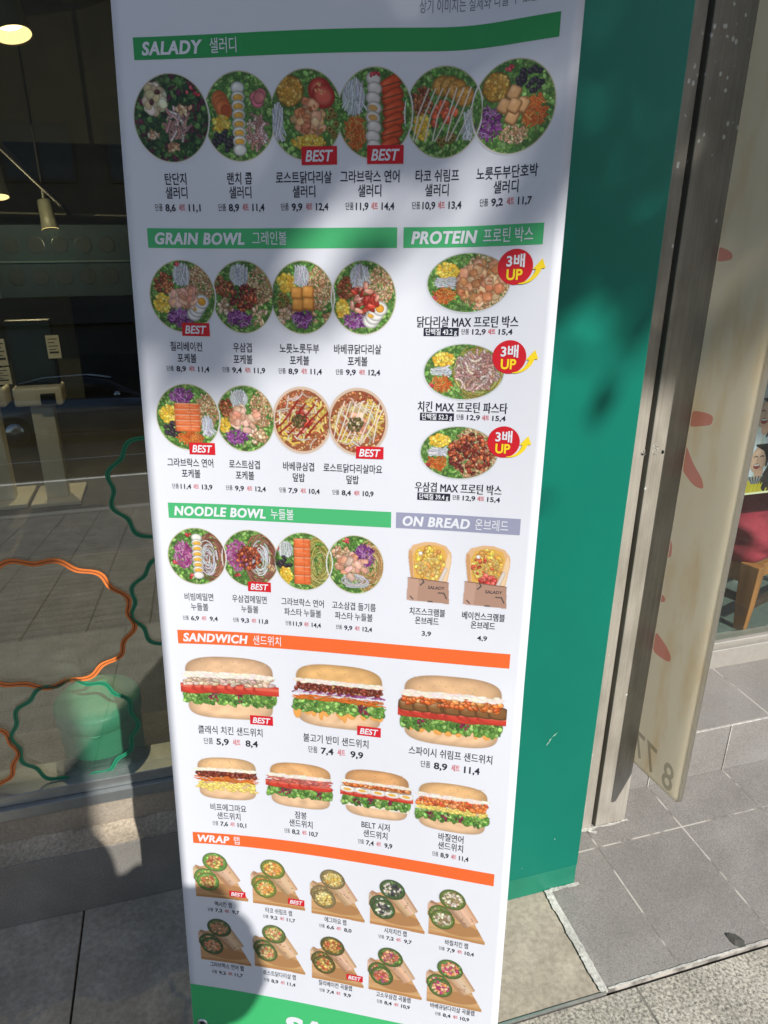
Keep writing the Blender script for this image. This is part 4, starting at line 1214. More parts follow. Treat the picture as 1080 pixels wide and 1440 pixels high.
for i, (cx, r, cap, pr, spec) in enumerate(NO):
    o = bowl(cx, 577, r, 45, spec, 400 + i)
    caption(cap, (61.7, 138.7, 220, 297.4)[i], (642.1, 658.5), pr, 677.1, o, h=11.6, ph=7.2, bold=0.008, pw=53)
    if i == 1: best(155, 620.8, 35, 15.5, o)

PRO = [
 (441.2, 192.2, ['닭다리살 MAX 프로틴 박스'], '단백질 43.2 g', [('rice', .4, 0, .6, .95), ('chop', .32, .02, .52, .7)]),
 (440.6, 301.9, ['치킨 MAX 프로틴 파스타'], '단백질 52.3 g', [('pasta', .4, 0, .6, .95), ('shred', .32, -.05, .5, .62), ('ham', .1, -.4, .1, .12), ('shred', .32, -.02, .48, .5), ('bbq', .35, .1, .3, .4), ('shred', .35, 0, .48, .6)]),
 (439.3, 408.3, ['우삼겹 MAX 프로틴 박스'], '단백질 39.4 g', [('rice', .4, 0, .6, .95), ('redbeef', .3, .02, .56, .74)]),
]
for i, (cx, cy, cap, prot, spec) in enumerate(PRO):
    o = bowl(cx, cy, 52, 36, spec + [('corn', -.5, -.42, .26, .24), ('onionh', -.55, -.02, .25, .16), ('carrot', -.55, .42, .24, .22), ('red', -.8, .5, .05, .05)], 500 + i, 'green', (206, 210, 200))
    caption(cap, (442, 441, 440.6)[i], ((239.4, 347.6, 457.3)[i],), None, 0, o, h=13.4, bold=0.009)
    pv = (251.2, 360.3, 470)[i]
    b = MB()
    tx = (409.8, 408.5, 408.3)[i]
    grid_patch(b, tx - 22.5, tx + 22.5, pv - 4.8, pv + 5.6, 8, 2, .0004, 0, D)
    text_on(b, prot, lambda u, v: D(u, v, .0008), tx, pv + .4, height=7.8, width=40, bold=0.016, cap=0.86, mi=1)
    px = tx + 26
    text_on(b, '단품', D, px, pv, height=6.6, width=9.5, align='L', bold=0.006, cap=.86, mi=0)
    text_on(b, '12,9', D, px + 22, pv, height=6.8, width=17, bold=0.02, mi=0)
    text_on(b, '세트', D, px + 33, pv, height=6.6, width=9.5, align='L', bold=0.008, cap=.86, mi=2)
    text_on(b, '15,4', D, px + 55, pv, height=6.8, width=17, bold=0.02, mi=0)
    b.build('price_tag', [I['dark'], I['white'], I['red']], o)
    bx, by = 497.2, (174.8, 282.3, 391.2)[i]
    b = MB()
    N = 40
    ring = [D(bx + 20.8 * math.cos(6.2832 * k / N), by + 20.8 * math.sin(6.2832 * k / N), .0006) for k in range(N)]
    b.add(ring[::-1], [tuple(range(N))], 0)
    hi_ = lambda u, v: D(u, v, .0009)
    text_on(b, '3배', hi_, bx, by - 7, height=13.5, width=21.5, bold=0.024, cap=.82, mi=1)
    text_on(b, 'UP', hi_, bx - 0.5, by + 8.5, height=12.5, width=19, bold=0.03, mi=2)
    out, inn = [], []
    for k in range(11):
        t = k / 10
        a = math.radians(88 - 78 * t)
        w = 0.6 + 3.4 * t
        rr = 23 - 1.5 * (1 - t)
        ox, oy = bx + 4 + rr * math.cos(a) * 1.05, by - 2 + rr * math.sin(a)
        out.append(D(ox + w * .8 * math.cos(a), oy + w * .8 * math.sin(a), .0010)); inn.append(D(ox - w * .8 * math.cos(a), oy - w * .8 * math.sin(a), .0010))
    b.add(out + inn, [(k, k + 1, 12 + k, 11 + k) for k in range(10)], 2)
    b.add([D(bx + 20.5, by + 3.2, .0010), D(bx + 35.5, by + 2.2, .0010), D(bx + 31, by - 9, .0010)], [(0, 1, 2)], 2)
    b.build('count_badge', [I['best'], I['white'], I['yellow']], o)

# open bread in a paper sleeve
for i, (cx, cap, price, bacon) in enumerate(((405.9, ['치즈스크램블', '온브레드'], '3,9', False), (486.6, ['베이컨스크램블', '온브레드'], '4,9', True))):
    p = Paint(70, 96, 0.75, 600 + i)
    p.poly([(-26, 10), (-30, -20), (-30, -30), (-24, -40), (-8, -45), (8, -45), (22, -41), (30, -31), (31, -20), (26, 14)], (224, 182, 132))
    p.poly([(-26, 10), (-30, -20), (-29, -33), (-25, -30), (-22, 10)], (206, 156, 104))
    p.poly([(25, 12), (30, -20), (27, -32), (24, -22), (19, 12)], (236, 204, 160))
    p.poly([(-20, 12), (-24, -24), (-18, -36), (-4, -41), (8, -41), (20, -37), (24, -26), (16, 14)], (226, 176, 84))
    X, Y = np.meshgrid(p.X, p.Y)
    p.mask = ((np.abs(X) < 23) & (Y > -42) & (Y < 12)).astype(float)
    p.bits(0, -14, 20, 25, 170, ((240, 196, 76), (246, 214, 110), (230, 172, 70), (226, 160, 80)), 3.2, .8, .6, .18)
    p.strands(0, -10, 17, 16, 60, ((246, 216, 140), (232, 176, 90)), 1.0, 8)
    if bacon:
        p.bits(-6, -14, 16, 16, 14, ((196, 70, 46), (216, 96, 60)), 3, .7, .5, .2); p.bits(2, 6, 11, 7, 30, ((206, 66, 58), (226, 104, 86)), 3.6, .9, .5, .25, 3)
    p.mask = None
    p.blob(-13, -28, 3, 3, (236, 232, 220)); p.line([(23, -6), (16, 12)], 5.5, (226, 214, 200), .8)
    p.poly([(-30, 9), (28, 13), (30, 46), (-31, 44)], (178, 142, 120)); p.poly([(-30, 9), (-14, 10), (-16, 45), (-31, 44)], (192, 156, 134))
    for a in ([(-10, 10), (-7, 15), (-12, 20)], [(14, 30), (22, 30), (26, 38)], [(-26, 38), (-22, 42)], [(0, 44), (6, 44)]):
        p.line(a, 1.6, (70, 70, 70), .9)
    p.line([(-30, 9.5), (28, 13.5)], 1.2, (120, 92, 76), .9)
    o = p.to_mesh('dish_picture', cx, 581.4, M['print'], banner)
    b = MB()
    text_on(b, 'SALADY', D, cx + 11, 581.4 + 22.5, width=24, height=4.8, bold=0.02, shear=0.1)
    b.build('sleeve_print', I['dark'], o)
    caption(cap, (405.3, 485.5)[i], (642.4, 656.2), (price,), 675.9, o, h=11.2, ph=7.4, bold=0.011)

# sandwiches
CRUST = (216, 166, 118)
def sandwich(cx, cy, w, h, layers, seed, top=(214, 172, 130)):
    p = Paint(w * 2 + 10, h * 2 + 8, 0.75, seed)
    r = p.r
    p.blob(0, h * .52, w * .93, h * .46, (224, 186, 144), 0, .80, .02, 3.2)
    p.tone(0, h * .55, w * .95, h * .5, .07, .09, .06)
    p.blob(0, -h * .50, w * .95, h * .48, tuple(c * .96 for c in top), 0, .80, .0, 2.8)
    p.tone(0, -h * .62, w * .95, h * .42, .06, .07, .10)
    for _ in range(60): p.bits(r.uniform(-.8, .8) * w, -h * r.uniform(.4, .9), 2, 2, 1, (tuple(c * 1.02 for c in top), tuple(c * .93 for c in top)), 1.1, .8, .98, 0, 2, .01)
    for (k, y, ht) in layers:
        y *= h; ht *= h
        if k == 'lettuce':
            for xx in np.arange(-w * .96, w * .96, 2.5):
                p.blob(xx, y + ht * .12 * math.sin(xx * .33), 5, ht * r.uniform(.42, .6), p.jit((104, 150, 66), .1), 0, .9, 0)
        for q in range(3):
            for xx in np.arange(-w * .93, w * .93, 3.2):
                x = xx + r.uniform(-2, 2); yy = y + r.uniform(-.5, .5) * ht
                if k == 'lettuce': p.blob(x * 1.05, yy + 1.6 * math.sin(x * .35), r.uniform(3, 5.5), r.uniform(2.0, 3.8), p.jit(r.choice(((124, 172, 78), (100, 146, 62), (158, 198, 106), (78, 122, 52))), .14), r.uniform(0, 3), .55, .10)
                elif k == 'tomato' and q == 0 and int(xx / 3.2) % 5 == 0: p.blob(x, y + r.uniform(-.12, .12) * ht, w * .40, ht * .6, (206, 66, 50), r.uniform(-.05, .05), .8, .06, 2.3); p.line([(x - w * .3, y - ht * .22), (x + w * .3, y - ht * .18)], ht * .4, (226, 106, 82), .9)
                elif k == 'chick': p.blob(x, yy, r.uniform(4, 7), r.uniform(2, 3.4), p.jit((218, 190, 164), .1), r.uniform(-.3, .3), .5, .15)
                elif k == 'mayo': p.blob(x, yy, r.uniform(4, 8), r.uniform(1.2, 2.4), p.jit((240, 230, 212), .02), r.uniform(-.2, .2), .9, .03)
                elif k == 'bulgogi': p.blob(x, yy, r.uniform(3, 5), r.uniform(2.4, 3.8), p.jit((128, 54, 36), .2), r.uniform(0, 3), .4, .32)
                elif k == 'ronion' and q == 0: p.line([(x - 7, y + r.uniform(-1, 1)), (x, y - 3), (x + 7, y + r.uniform(-1, 1))], 2.4, r.choice(((172, 96, 152), (226, 206, 222), (142, 60, 122))), .7)
                elif k == 'carrot': p.line([(x - 6, yy), (x, yy + r.uniform(-2, 2)), (x + 6, yy + r.uniform(-1, 1))], 1.8, p.jit((232, 122, 44), .14), .6)
                elif k == 'shrimp' : p.blob(x, yy, r.uniform(4, 7), r.uniform(2.4, 4), p.jit(r.choice(((216, 112, 48), (196, 88, 36), (232, 150, 84))), .1), r.uniform(-.5, .5), .5, .25)
                elif k == 'pickle' and q == 0 and int(xx / 3.2) % 7 == 0: p.blob(x, y, w * .2, ht * .6, (132, 92, 52), .03, .6, .2, 3)
                elif k == 'egg': p.blob(x, yy, r.uniform(3, 5), r.uniform(2, 3.2), p.jit((240, 212, 110), .07), 0, .7, .15)
                elif k == 'eggs' and q == 0 and int(xx / 3.2) % 7 == 0: p.blob(x, y, w * .24, ht * .62, (240, 236, 226), .06, .8, .05, 2.4); p.blob(x, y + ht * .1, w * .12, ht * .25, (232, 182, 80), .06, .85, .0)
                elif k == 'ham': p.blob(x, yy, r.uniform(5, 8), r.uniform(1.4, 2.4), p.jit(r.choice(((222, 148, 130), (206, 112, 96), (190, 90, 80))), .1), r.uniform(-.4, .4), .6, .1)
                elif k == 'salmon': p.blob(x, yy, r.uniform(3.5, 6), r.uniform(2.5, 4), p.jit(r.choice(((232, 128, 62), (216, 92, 52), (240, 160, 96))), .1), r.uniform(0, 3), .5, .2)
                elif k == 'drip' and q == 0 and int(xx / 3.2) % 4 == 0: p.blob(x + r.uniform(-5, 5), y, r.uniform(4, 7), ht * r.uniform(.2, .65), (238, 168, 84), 0, .9, .05)
        if k == 'lettuce':
            for _ in range(3): p.bits(r.uniform(-.8, .8) * w, y, 5, ht * .4, 7, ((150, 46, 78), (110, 36, 60)), 2.6, .6, .5, .1)
    return p.to_mesh('dish_picture', cx, cy, M['print'], banner)
WS = [
 (101.6, 795.7, 73, 50, [('lettuce', .30, .40), ('tomato', .02, .26), ('chick', -.24, .3), ('mayo', -.40, .14)], ['클래식 치킨 샌드위치'], ('5,9', '8,4'), (214, 176, 136)),
 (274.4, 795.5, 71, 50, [('drip', .52, .4), ('lettuce', .30, .40), ('carrot', .08, .14), ('ronion', -.06, .12), ('bulgogi', -.27, .26), ('mayo', -.42, .08)], ['불고기 반미 샌드위치'], ('7,4', '9,9'), (220, 174, 112)),
 (447.3, 799.1, 76, 53, [('drip', .56, .3), ('lettuce', .38, .40), ('tomato', .12, .26), ('pickle', -.08, .3), ('shrimp', -.24, .24), ('mayo', -.42, .14)], ['스파이시 쉬림프 샌드위치'], ('8,9', '11,4'), (214, 174, 130)),
]
for i, (cx, cy, w, h, lay, cap, pr, top) in enumerate(WS):
    o = sandwich(cx, cy, w, h + 6, lay, 700 + i, top)
    caption(cap, (98.5, 269.5, 448.3)[i], (872.6,), pr, (893.3, 893, 894)[i], o, h=14.2, ph=11.5, bold=0.009, pw=88)
    if i < 2: best((150.2, 322.4)[i], 849, 37, 16.5, o)
XS = [
 (89.2, 963.2, 51, 41, [('egg', .34, .46), ('carrot', .02, .22), ('bulgogi', -.22, .2), ('mayo', -.4, .08)], ['비프에그마요', '샌드위치'], ('7,6', '10,1'), (220, 180, 130)),
 (211.1, 963.4, 53, 43, [('lettuce', .28, .42), ('tomato', .0, .24), ('ham', -.2, .2), ('mayo', -.38, .1)], ['잠봉', '샌드위치'], ('8,2', '10,7'), (218, 168, 112)),
 (335.9, 961.3, 54, 45, [('mayo', .5, .1), ('lettuce', .30, .40), ('tomato', .08, .16), ('eggs', -.1, .22), ('chick', -.3, .18), ('shrimp', -.32, .1), ('mayo', -.42, .06)], ['BELT 시저', '샌드위치'], ('7,4', '9,9'), (212, 160, 106)),
 (455.6, 965.3, 56, 44, [('lettuce', .38, .36), ('egg', .08, .2), ('salmon', -.18, .3), ('mayo', -.4, .1)], ['바질연어', '샌드위치'], ('8,9', '11,4'), (222, 178, 122)),
]
for i, (cx, cy, w, h, lay, cap, pr, top) in enumerate(XS):
    o = sandwich(cx, cy, w, h, lay, 720 + i, top)
    caption(cap, (88.5, 210.9, 335.3, 456.2)[i], (1019.8, 1036.2), pr, (1052, 1052.8, 1053.3, 1053.6)[i], o, h=13.2, ph=8.6, bold=0.010, pw=56)

# wraps on a board
def wrap(cx, cy, rim, fill, seed):
    p = Paint(98, 106, 0.75, seed)
    r = p.r
    p.poly([(-46, 48), (-46, -12), (-20, -20), (24, 6), (46, 46), (46, 50)], (208, 164, 112))
    p.poly([(-46, 44), (46, 44), (46, 50), (-46, 49)], (186, 136, 84))
    p.mask = (p.a > .5).astype(float)
    for _ in range(26): y = r.uniform(-10, 44); p.line([(-46, y), (46, y + r.uniform(-3, 3))], r.uniform(.8, 2), p.jit((204, 158, 106), .07), .9)
    p.blob(4, 30, 34, 12, (176, 130, 84), 0, 1.0, 0)
    p.mask = None
    def roll(x, y, rx, ry, ang, L, wd):
        ex, ey = x + L * math.cos(ang), y + L * math.sin(ang)
        nx_, ny_ = -math.sin(ang), math.cos(ang)
        m = 13
        for k in range(m):
            t = (k + .5) / m * 2 - 1
            col = p.jit((226 - 40 * t * t - 22 * max(t, 0), 192 - 44 * t * t - 22 * max(t, 0), 156 - 44 * t * t - 20 * max(t, 0)), .03)
            p.line([(x + nx_ * wd * t, y + ny_ * wd * t), (ex + nx_ * wd * t * .7, ey + ny_ * wd * t * .7)], wd * .24, col, .95)
        for _ in range(5):
            q = r.uniform(.4, .95); t = r.uniform(-.6, .6)
            a = (x + (ex - x) * q + nx_ * wd * t, y + (ey - y) * q + ny_ * wd * t)
            p.line([a, (a[0] + r.uniform(-5, 5), a[1] + r.uniform(-3, 3))], 1.1, (140, 100, 72), .9)
        p.blob(x, y, rx, ry, tuple(c * .84 for c in rim), .35, .75, 0); p.blob(x, y, rx * .93, ry * .93, rim, .35, .75, .05)
        for kind, n_, s_ in (('rim', 30, 3), ):
            p.bits(x, y, rx * .78, ry * .78, 46, (tuple(min(250, c * 1.25) for c in rim), rim, tuple(c * .8 for c in rim)), 3, .6, .55, .12)
        p.bits(x, y, rx * .64, ry * .64, 74, fill, 3.2, .7, .62, .12)
    roll(-28, 8, 20, 19, math.radians(215), 26, 17)
    roll(-10, -26, 22, 19, math.radians(52), 52, 18)
    roll(-24, 16, 20, 19, math.radians(205), 4, 10)
    return p.to_mesh('dish_picture', cx, cy, M['print'], banner)
GRN = (124, 168, 82); DGR = (92, 116, 72); TAN = (164, 146, 98)
RW = [
 (69.8, 1158, GRN, ((206, 150, 96), (222, 196, 110), (186, 96, 66)), ['멕시칸 랩'], ('7,2', '9,7')),
 (170.5, 1160, (142, 158, 74), ((238, 176, 80), (228, 140, 80), (242, 206, 130)), ['타코 쉬림프 랩'], ('9,2', '11,7')),
 (274.1, 1163, TAN, ((232, 204, 120), (242, 220, 150), (214, 176, 86)), ['에그마요 랩'], ('6,6', '8,0')),
 (375.3, 1163, DGR, ((206, 204, 178), (86, 92, 70), (222, 216, 196), (66, 62, 70)), ['시저치킨 랩'], ('7,2', '9,7')),
 (473.6, 1161, (120, 140, 70), ((216, 206, 176), (150, 130, 90), (232, 222, 196)), ['바질치킨 랩'], ('7,9', '10,4')),
]
RQ = [
 (70.8, 1298, DGR, ((216, 140, 100), (226, 170, 130), (150, 130, 90)), ['그라브락스 연어 랩'], ('9,2', '11,7')),
 (169.8, 1296, (116, 134, 74), ((232, 190, 140), (214, 120, 84), (190, 176, 104)), ['로스트닭다리살 랩'], ('8,9', '11,4')),
 (274.2, 1300, (116, 112, 62), ((206, 160, 84), (222, 190, 110), (190, 96, 60)), ['칠리베이컨 곡물랩'], ('7,4', '9,9')),
 (375.3, 1300, (104, 130, 66), ((206, 130, 110), (178, 80, 130), (222, 176, 120), (196, 96, 70)), ['고소우삼겹 곡물랩'], ('8,4', '10,9')),
 (475.8, 1300, (108, 138, 70), ((232, 186, 150), (190, 60, 110), (222, 150, 90)), ['바베큐닭다리살 곡물랩'], ('8,4', '10,9')),
]
for i, (cx, cy, rim, fill, cap, pr) in enumerate(RW):
    o = wrap(cx, cy, rim, fill, 800 + i)
    caption(cap, (70.6, 169.5, 269.5, 372.5, 474.3)[i], (1220.6,), pr, (1234, 1234.4, 1235, 1235, 1234.8)[i], o, h=10.4, ph=7.2, bold=0.010, pw=56, sq=0.66)
    if i < 2: best((96.9, 200.9)[i], 1195, 29, 12.5, o)
for i, (cx, cy, rim, fill, cap, pr) in enumerate(RQ):
    o = wrap(cx, cy, rim, fill, 820 + i)
    caption(cap, (71.2, 168.4, 269.8, 372.3, 473.4)[i], (1356.4,), pr, (1372.5, 1372.5, 1372, 1371, 1371.8)[i], o, h=10.4, ph=7.2, bold=0.010, pw=56, sq=0.66)
    if i == 2: best(304.1, 1331.9, 29, 12.5, o)

# ---------------------------------------------------------------- neighbouring shop on the right
M['floor_in'] = granite('green_grey_floor', (0.13, 0.16, 0.145), 0.15, 200, 0.15, 0.5, 0.1, (0.30, 0.30, 1.66, 1.72, (0.30, 0.32, 0.30), 0.003))
sheet('neighbour_floor', 1.02, 8, 1.63, 7.0, 0.20, M['floor_in'])
M['warm_alu'] = simple('warm_aluminium', (0.42, 0.40, 0.36), 0.42, 0.08, 40, 0.04, metal=0.4)
sf = thing('neighbour_shopfront', 'glazed shopfront with pale metal sill above the grey step', 'shopfront', (2.5, 1.6, 0.171))
b = MB(); b.box(1.03, 8, 1.58, 1.66, 0.171, 0.240); b.box(1.03, 8, 1.596, 1.65, 0.240, 0.252); b.box(1.03, 8, 1.586, 1.603, 0.252, 0.264); b.build('bottom_rail', M['warm_alu'], sf, bevel=0.002)
b = MB(); b.box(1.03, 8, 1.612, 1.620, 0.252, 2.6); b.build('glass_pane', glass_mat('clear_glass', (0.9, 0.94, 0.92), 1.5), sf)
b = MB(); b.box(1.021, 1.06, 1.575, 1.66, 0.171, 2.6); b.box(1.03, 8, 1.58, 1.66, 2.6, 2.7); b.build('frame', M['warm_alu'], sf, bevel=0.002)
rm = thing('neighbour_room', 'pale walled room behind the right hand glass', 'room', (4, 6, 0.2))
M['pale'] = simple('pale_plaster', (0.62, 0.62, 0.56), 0.8, 0.05, 3)
b = MB(); b.box(0.46, 8, 6.5, 6.6, 0.0, 3.4); b.build('back_wall', M['pale'], rm)
b = MB(); b.box(0.46, 1.02, 1.66, 6.5, 0.0, 3.4); b.build('side_wall', M['pale'], rm)
b = MB(); b.box(0.46, 8, 1.66, 6.5, 3.3, 3.4); b.build('plaster_ceiling', M['pale'], rm)
up = MB(); up.box(-8, 8, 1.50, 1.68, 3.4, 7.5)
tag(up.build('upper_facade', simple('grey_facade', (0.3, 0.3, 0.29), 0.8, 0.08, 3)), 'plain grey upper facade above both shopfronts', 'facade')
# poster board on the inside of the glass
pb = thing('poster', 'printed advertising poster of laughing women leaning behind the right hand glass', 'poster', (1.9, 1.64, 0.75))
b = MB(); b.box(1.545, 2.35, 1.632, 1.644, 0.748, 1.105); b.build('board', simple('poster_back', (0.7, 0.68, 0.45), 0.6, 0.03, 4), pb)
p = Paint(800, 346, 1.25, 77)
p.poly([(-400, -173), (400, -173), (400, 173), (-400, 173)], (206, 206, 196))
def portrait(fx, fz, sc, hair, top, lean, collar=None):
    """a generic laughing woman; fx, fz = face centre"""
    r = p.r
    p.blob(fx + 8 * sc, fz + 122 * sc, 74 * sc, 84 * sc, top, .05, .88, .02, 3.0)
    p.blob(fx + 62 * sc, fz + 130 * sc, 20 * sc, 62 * sc, tuple(c * .93 for c in top), -.12, .85, .02, 2.4)
    for _ in range(26): x = fx + r.uniform(-48, 55) * sc; p.line([(x, fz + 45 * sc), (x + r.uniform(-8, 8) * sc, fz + 140 * sc)], 3 * sc, tuple(c * r.uniform(.85, 1.0) for c in top), .9)
    for k in range(24): x = fx + r.uniform(14, 44) * sc; p.line([(fx + r.uniform(4, 24) * sc, fz - 30 * sc), (x + 12 * sc, fz + 10 * sc), (x + r.uniform(-8, 8) * sc, fz + r.uniform(30, 78) * sc)], 4.5 * sc, p.jit(hair, .25), .85)
    p.blob(fx, fz, 21 * sc, 29 * sc, (232, 188, 160), lean, .82, .05)
    p.blob(fx + 5 * sc, fz + 30 * sc, 10 * sc, 14 * sc, (216, 168, 140), lean, .9, 0)
    for k in range(16): p.line([(fx - 12 * sc + k * 2 * sc, fz - 30 * sc), (fx + 10 * sc + k * sc, fz - 18 * sc), (fx + 20 * sc, fz + k * sc)], 4 * sc, p.jit(hair, .15), .75)
    for dx in (-9, 6): p.line([(fx + (dx - 4) * sc, fz - 5 * sc), (fx + dx * sc, fz - 7 * sc), (fx + (dx + 4) * sc, fz - 5 * sc)], 2.4 * sc, (96, 66, 56), .9)
    p.line([(fx - 2 * sc, fz - 2 * sc), (fx - 4 * sc, fz + 6 * sc)], 2.4 * sc, (206, 156, 130), .9)
    p.blob(fx - 3 * sc, fz + 15 * sc, 8 * sc, 6 * sc, (150, 50, 50), .1, .8, 0); p.line([(fx - 8 * sc, fz + 12.5 * sc), (fx + 2 * sc, fz + 12.5 * sc)], 3 * sc, (244, 240, 232), .95)
    if collar:
        for k in range(10): p.line([(fx - 20 * sc + k * 4 * sc, fz + 38 * sc), (fx - 8 * sc + k * 2 * sc, fz + 52 * sc)], 3 * sc, collar if k % 2 else (160, 160, 160), .9)
portrait(-352, -70, 1.45, (34, 28, 30), (214, 220, 226), .15)
portrait(-165, -60, 1.3, (70, 44, 34), (190, 90, 90), -.1)
portrait(60, -60, 1.05, (40, 30, 30), (90, 140, 170), .1)
portrait(-346, 68, 1.45, (36, 28, 28), (214, 196, 46), .12, (60, 60, 70))
portrait(-90, 75, 1.1, (60, 40, 34), (226, 226, 216), -.1)
portrait(210, 60, 1.1, (40, 30, 30), (150, 60, 70), .1)
p.to_mesh('printed_picture', 0, 0, M['print'], pb, fn=lambda U, V, h: Vector((1.950 + U / 1000, 1.6312, 0.927 - V / 1000)))
M['wood'] = simple('worn_orange_wood', (0.36, 0.15, 0.045), 0.5, 0.3, 26, 0.15, stretch=(1, 1, 0.15))
M['wood_dark'] = simple('dark_wood', (0.06, 0.035, 0.022), 0.5, 0.3, 26, 0.1, stretch=(1, 1, 0.15))
rl = MB(); rl.box(1.40, 3.0, 1.70, 1.74, 1.118, 1.142, 0); rl.box(1.40, 3.0, 1.7025, 1.7375, 1.095, 1.118, 1)
tag(rl.build('wooden_rail', [M['wood'], M['wood_dark']]), 'narrow brown wooden rail above the poster behind the glass', 'rail')
# wooden chair with a red seat, close behind the glass
ch = thing('wooden_chair', 'worn wooden chair draped with red fabric behind the right hand glass', 'chair', (1.95, 1.95, 0.2))
A = Vector((1.762, 1.725, 0)); dS = Vector((-0.16, 0.40, 0)); dF = Vector((0.42, 0.14, 0))
def leg(p0, h, w=0.017):
    q = MB()
    a, c = dF.normalized(), dS.normalized()
    vs = []
    for z, k in ((0.2005, .7), (0.30, 1.0), (h, 1.25)):
        for sa, sc_ in ((-1, -1), (1, -1), (1, 1), (-1, 1)):
            o_ = p0 + a * w * k * sa + c * w * 1.5 * k * sc_
            vs.append((o_.x, o_.y, z))
    q.add(vs, [(i * 4 + k, i * 4 + (k + 1) % 4, i * 4 + 4 + (k + 1) % 4, i * 4 + 4 + k) for i in range(2) for k in range(4)] + [(3, 2, 1, 0), (8, 9, 10, 11)])
    return q.build('leg', M['wood'], ch, bevel=0.002)
for p0, h in ((A, .45), (A + dS, .45), (A + dF, .94), (A + dS + dF, .94)):
    leg(p0, h)
def bar(a, c, z0, z1, w, mat, name):
    q = MB(); d = (c - a).normalized(); s = Vector((-d.y, d.x, 0)) * w
    q.add([(p_.x, p_.y, z) for z in (z0, z1) for p_ in (a - s, a + s, c + s, c - s)], [(3, 2, 1, 0), (4, 5, 6, 7), (0, 1, 5, 4), (1, 2, 6, 5), (2, 3, 7, 6), (3, 0, 4, 7)])
    return q.build(name, mat, ch, bevel=0.002)
bar(A + dS * .06, A + dS * .94, 0.375, 0.44, 0.010, M['wood'], 'apron')
bar(A + dF * .06, A + dF * .94, 0.39, 0.44, 0.010, M['wood'], 'apron')
bar(A + dS * .06, A + dS * .94, 0.30, 0.325, 0.011, M['wood_dark'], 'stretcher')
bar(A + dF * .06, A + dF * .94, 0.27, 0.295, 0.011, M['wood_dark'], 'stretcher')
bar(A + dS * .5 + dF * .03, A + dS * .5 + dF * .97, 0.30, 0.325, 0.011, M['wood_dark'], 'stretcher')
bar(A + dF, A + dF + dS, 0.84, 0.93, 0.011, M['wood'], 'back_rail')
bar(A + dF, A + dF + dS, 0.70, 0.75, 0.011, M['wood'], 'back_rail')
q = MB()
NU, NV = 60, 40
vs = []
for j in range(NV + 1):
    for i in range(NU):
        th = 2 * math.pi * i / NU; ph = -math.pi / 2 + math.pi * j / NV
        sp_ = lambda t, e: math.copysign(abs(t) ** e, t)
        x = sp_(math.cos(ph), .35) * sp_(math.cos(th), .35); y = sp_(math.cos(ph), .35) * sp_(math.sin(th), .35); z = sp_(math.sin(ph), .5)
        c = A + dS * (.5 + .56 * y) + dF * (.5 + .56 * x)
        zz = 0.545 + z * 0.095 - 0.03 * (1 - x) * .5
        w = mnoise.noise(Vector((c.x * 9, c.y * 9, zz * 14))) * .022 + mnoise.noise(Vector((c.x * 22, c.y * 20, zz * 30))) * .010
        fold = 0.012 * math.sin(c.x * 30 + zz * 46 + 3 * mnoise.noise(Vector((c.x * 6, c.y * 6, zz * 6))))
        nrm = (dS.normalized() * y + dF.normalized() * x)
        c = c + nrm * (w + fold)
        vs.append((c.x, c.y, zz + w * .6))
q.add(vs, [(j * NU + i, j * NU + (i + 1) % NU, (j + 1) * NU + (i + 1) % NU, (j + 1) * NU + i) for j in range(NV) for i in range(NU)], 0, True)
M['red_cloth'] = simple('red_fabric', (0.30, 0.018, 0.04), 0.85, 0.15, 60, 0.3)
q.build('seat_cover', M['red_cloth'], ch)

# ---------------------------------------------------------------- street behind: car, opposite buildings, tree, person
M['paint'] = simple('blue_grey_car_paint', (0.09, 0.11, 0.14), 0.2, 0.05, 3, 0.0, metal=0.3, Coat_Weight=0.6)
M['car_glass'] = simple('car_glass', (0.012, 0.014, 0.016), 0.05, 0.05, 3, 0.0)
M['tyre'] = simple('tyre_rubber', (0.02, 0.02, 0.02), 0.85, 0.1, 30)
M['chrome'] = simple('silver_trim', (0.6, 0.62, 0.64), 0.2, 0.05, 3, 0.0, metal=1.0)
car = thing('parked_car', 'blue grey saloon car parked across the street, reflected in the shop window', 'car', (-2.2, -14.6, -0.14))
CX, CY, CZ = -2.2, -14.6, -0.14
def loft(sections, n=20):
    vs, fs = [], []
    for (x, zb, zt, w, e) in sections:
        for k in range(n):
            a = 2 * math.pi * k / n
            y = math.copysign(abs(math.cos(a)) ** e, math.cos(a)) * w; z = math.copysign(abs(math.sin(a)) ** e, math.sin(a))
            vs.append((CX + x, CY + y, CZ + (zb + zt) / 2 + z * (zt - zb) / 2))
    m = len(sections)
    fs = [(i * n + k, i * n + (k + 1) % n, (i + 1) * n + (k + 1) % n, (i + 1) * n + k) for i in range(m - 1) for k in range(n)]
    fs += [tuple(range(n))[::-1], tuple(range((m - 1) * n, m * n))]
    return vs, fs
b = MB(); b.add(*loft([(-2.38, .38, .72, .70, .4), (-2.30, .28, .98, .84, .35), (-1.7, .22, 1.03, .9, .3), (-.6, .2, .98, .92, .28), (.6, .2, .96, .92, .28), (1.3, .22, .92, .9, .3), (2.0, .24, .80, .86, .35), (2.32, .28, .68, .74, .4), (2.40, .36, .6, .6, .45)]), 0, True)
b.build('body', M['paint'], car)
b = MB(); b.add(*loft([(-2.0, .95, .99, .6, .5), (-1.45, .92, 1.26, .72, .4), (-.8, .9, 1.42, .74, .38), (.1, .9, 1.45, .74, .38), (.55, .9, 1.36, .74, .4), (1.3, .88, .94, .7, .5)]), 0, True)
b.build('cabin_glass', M['car_glass'], car)
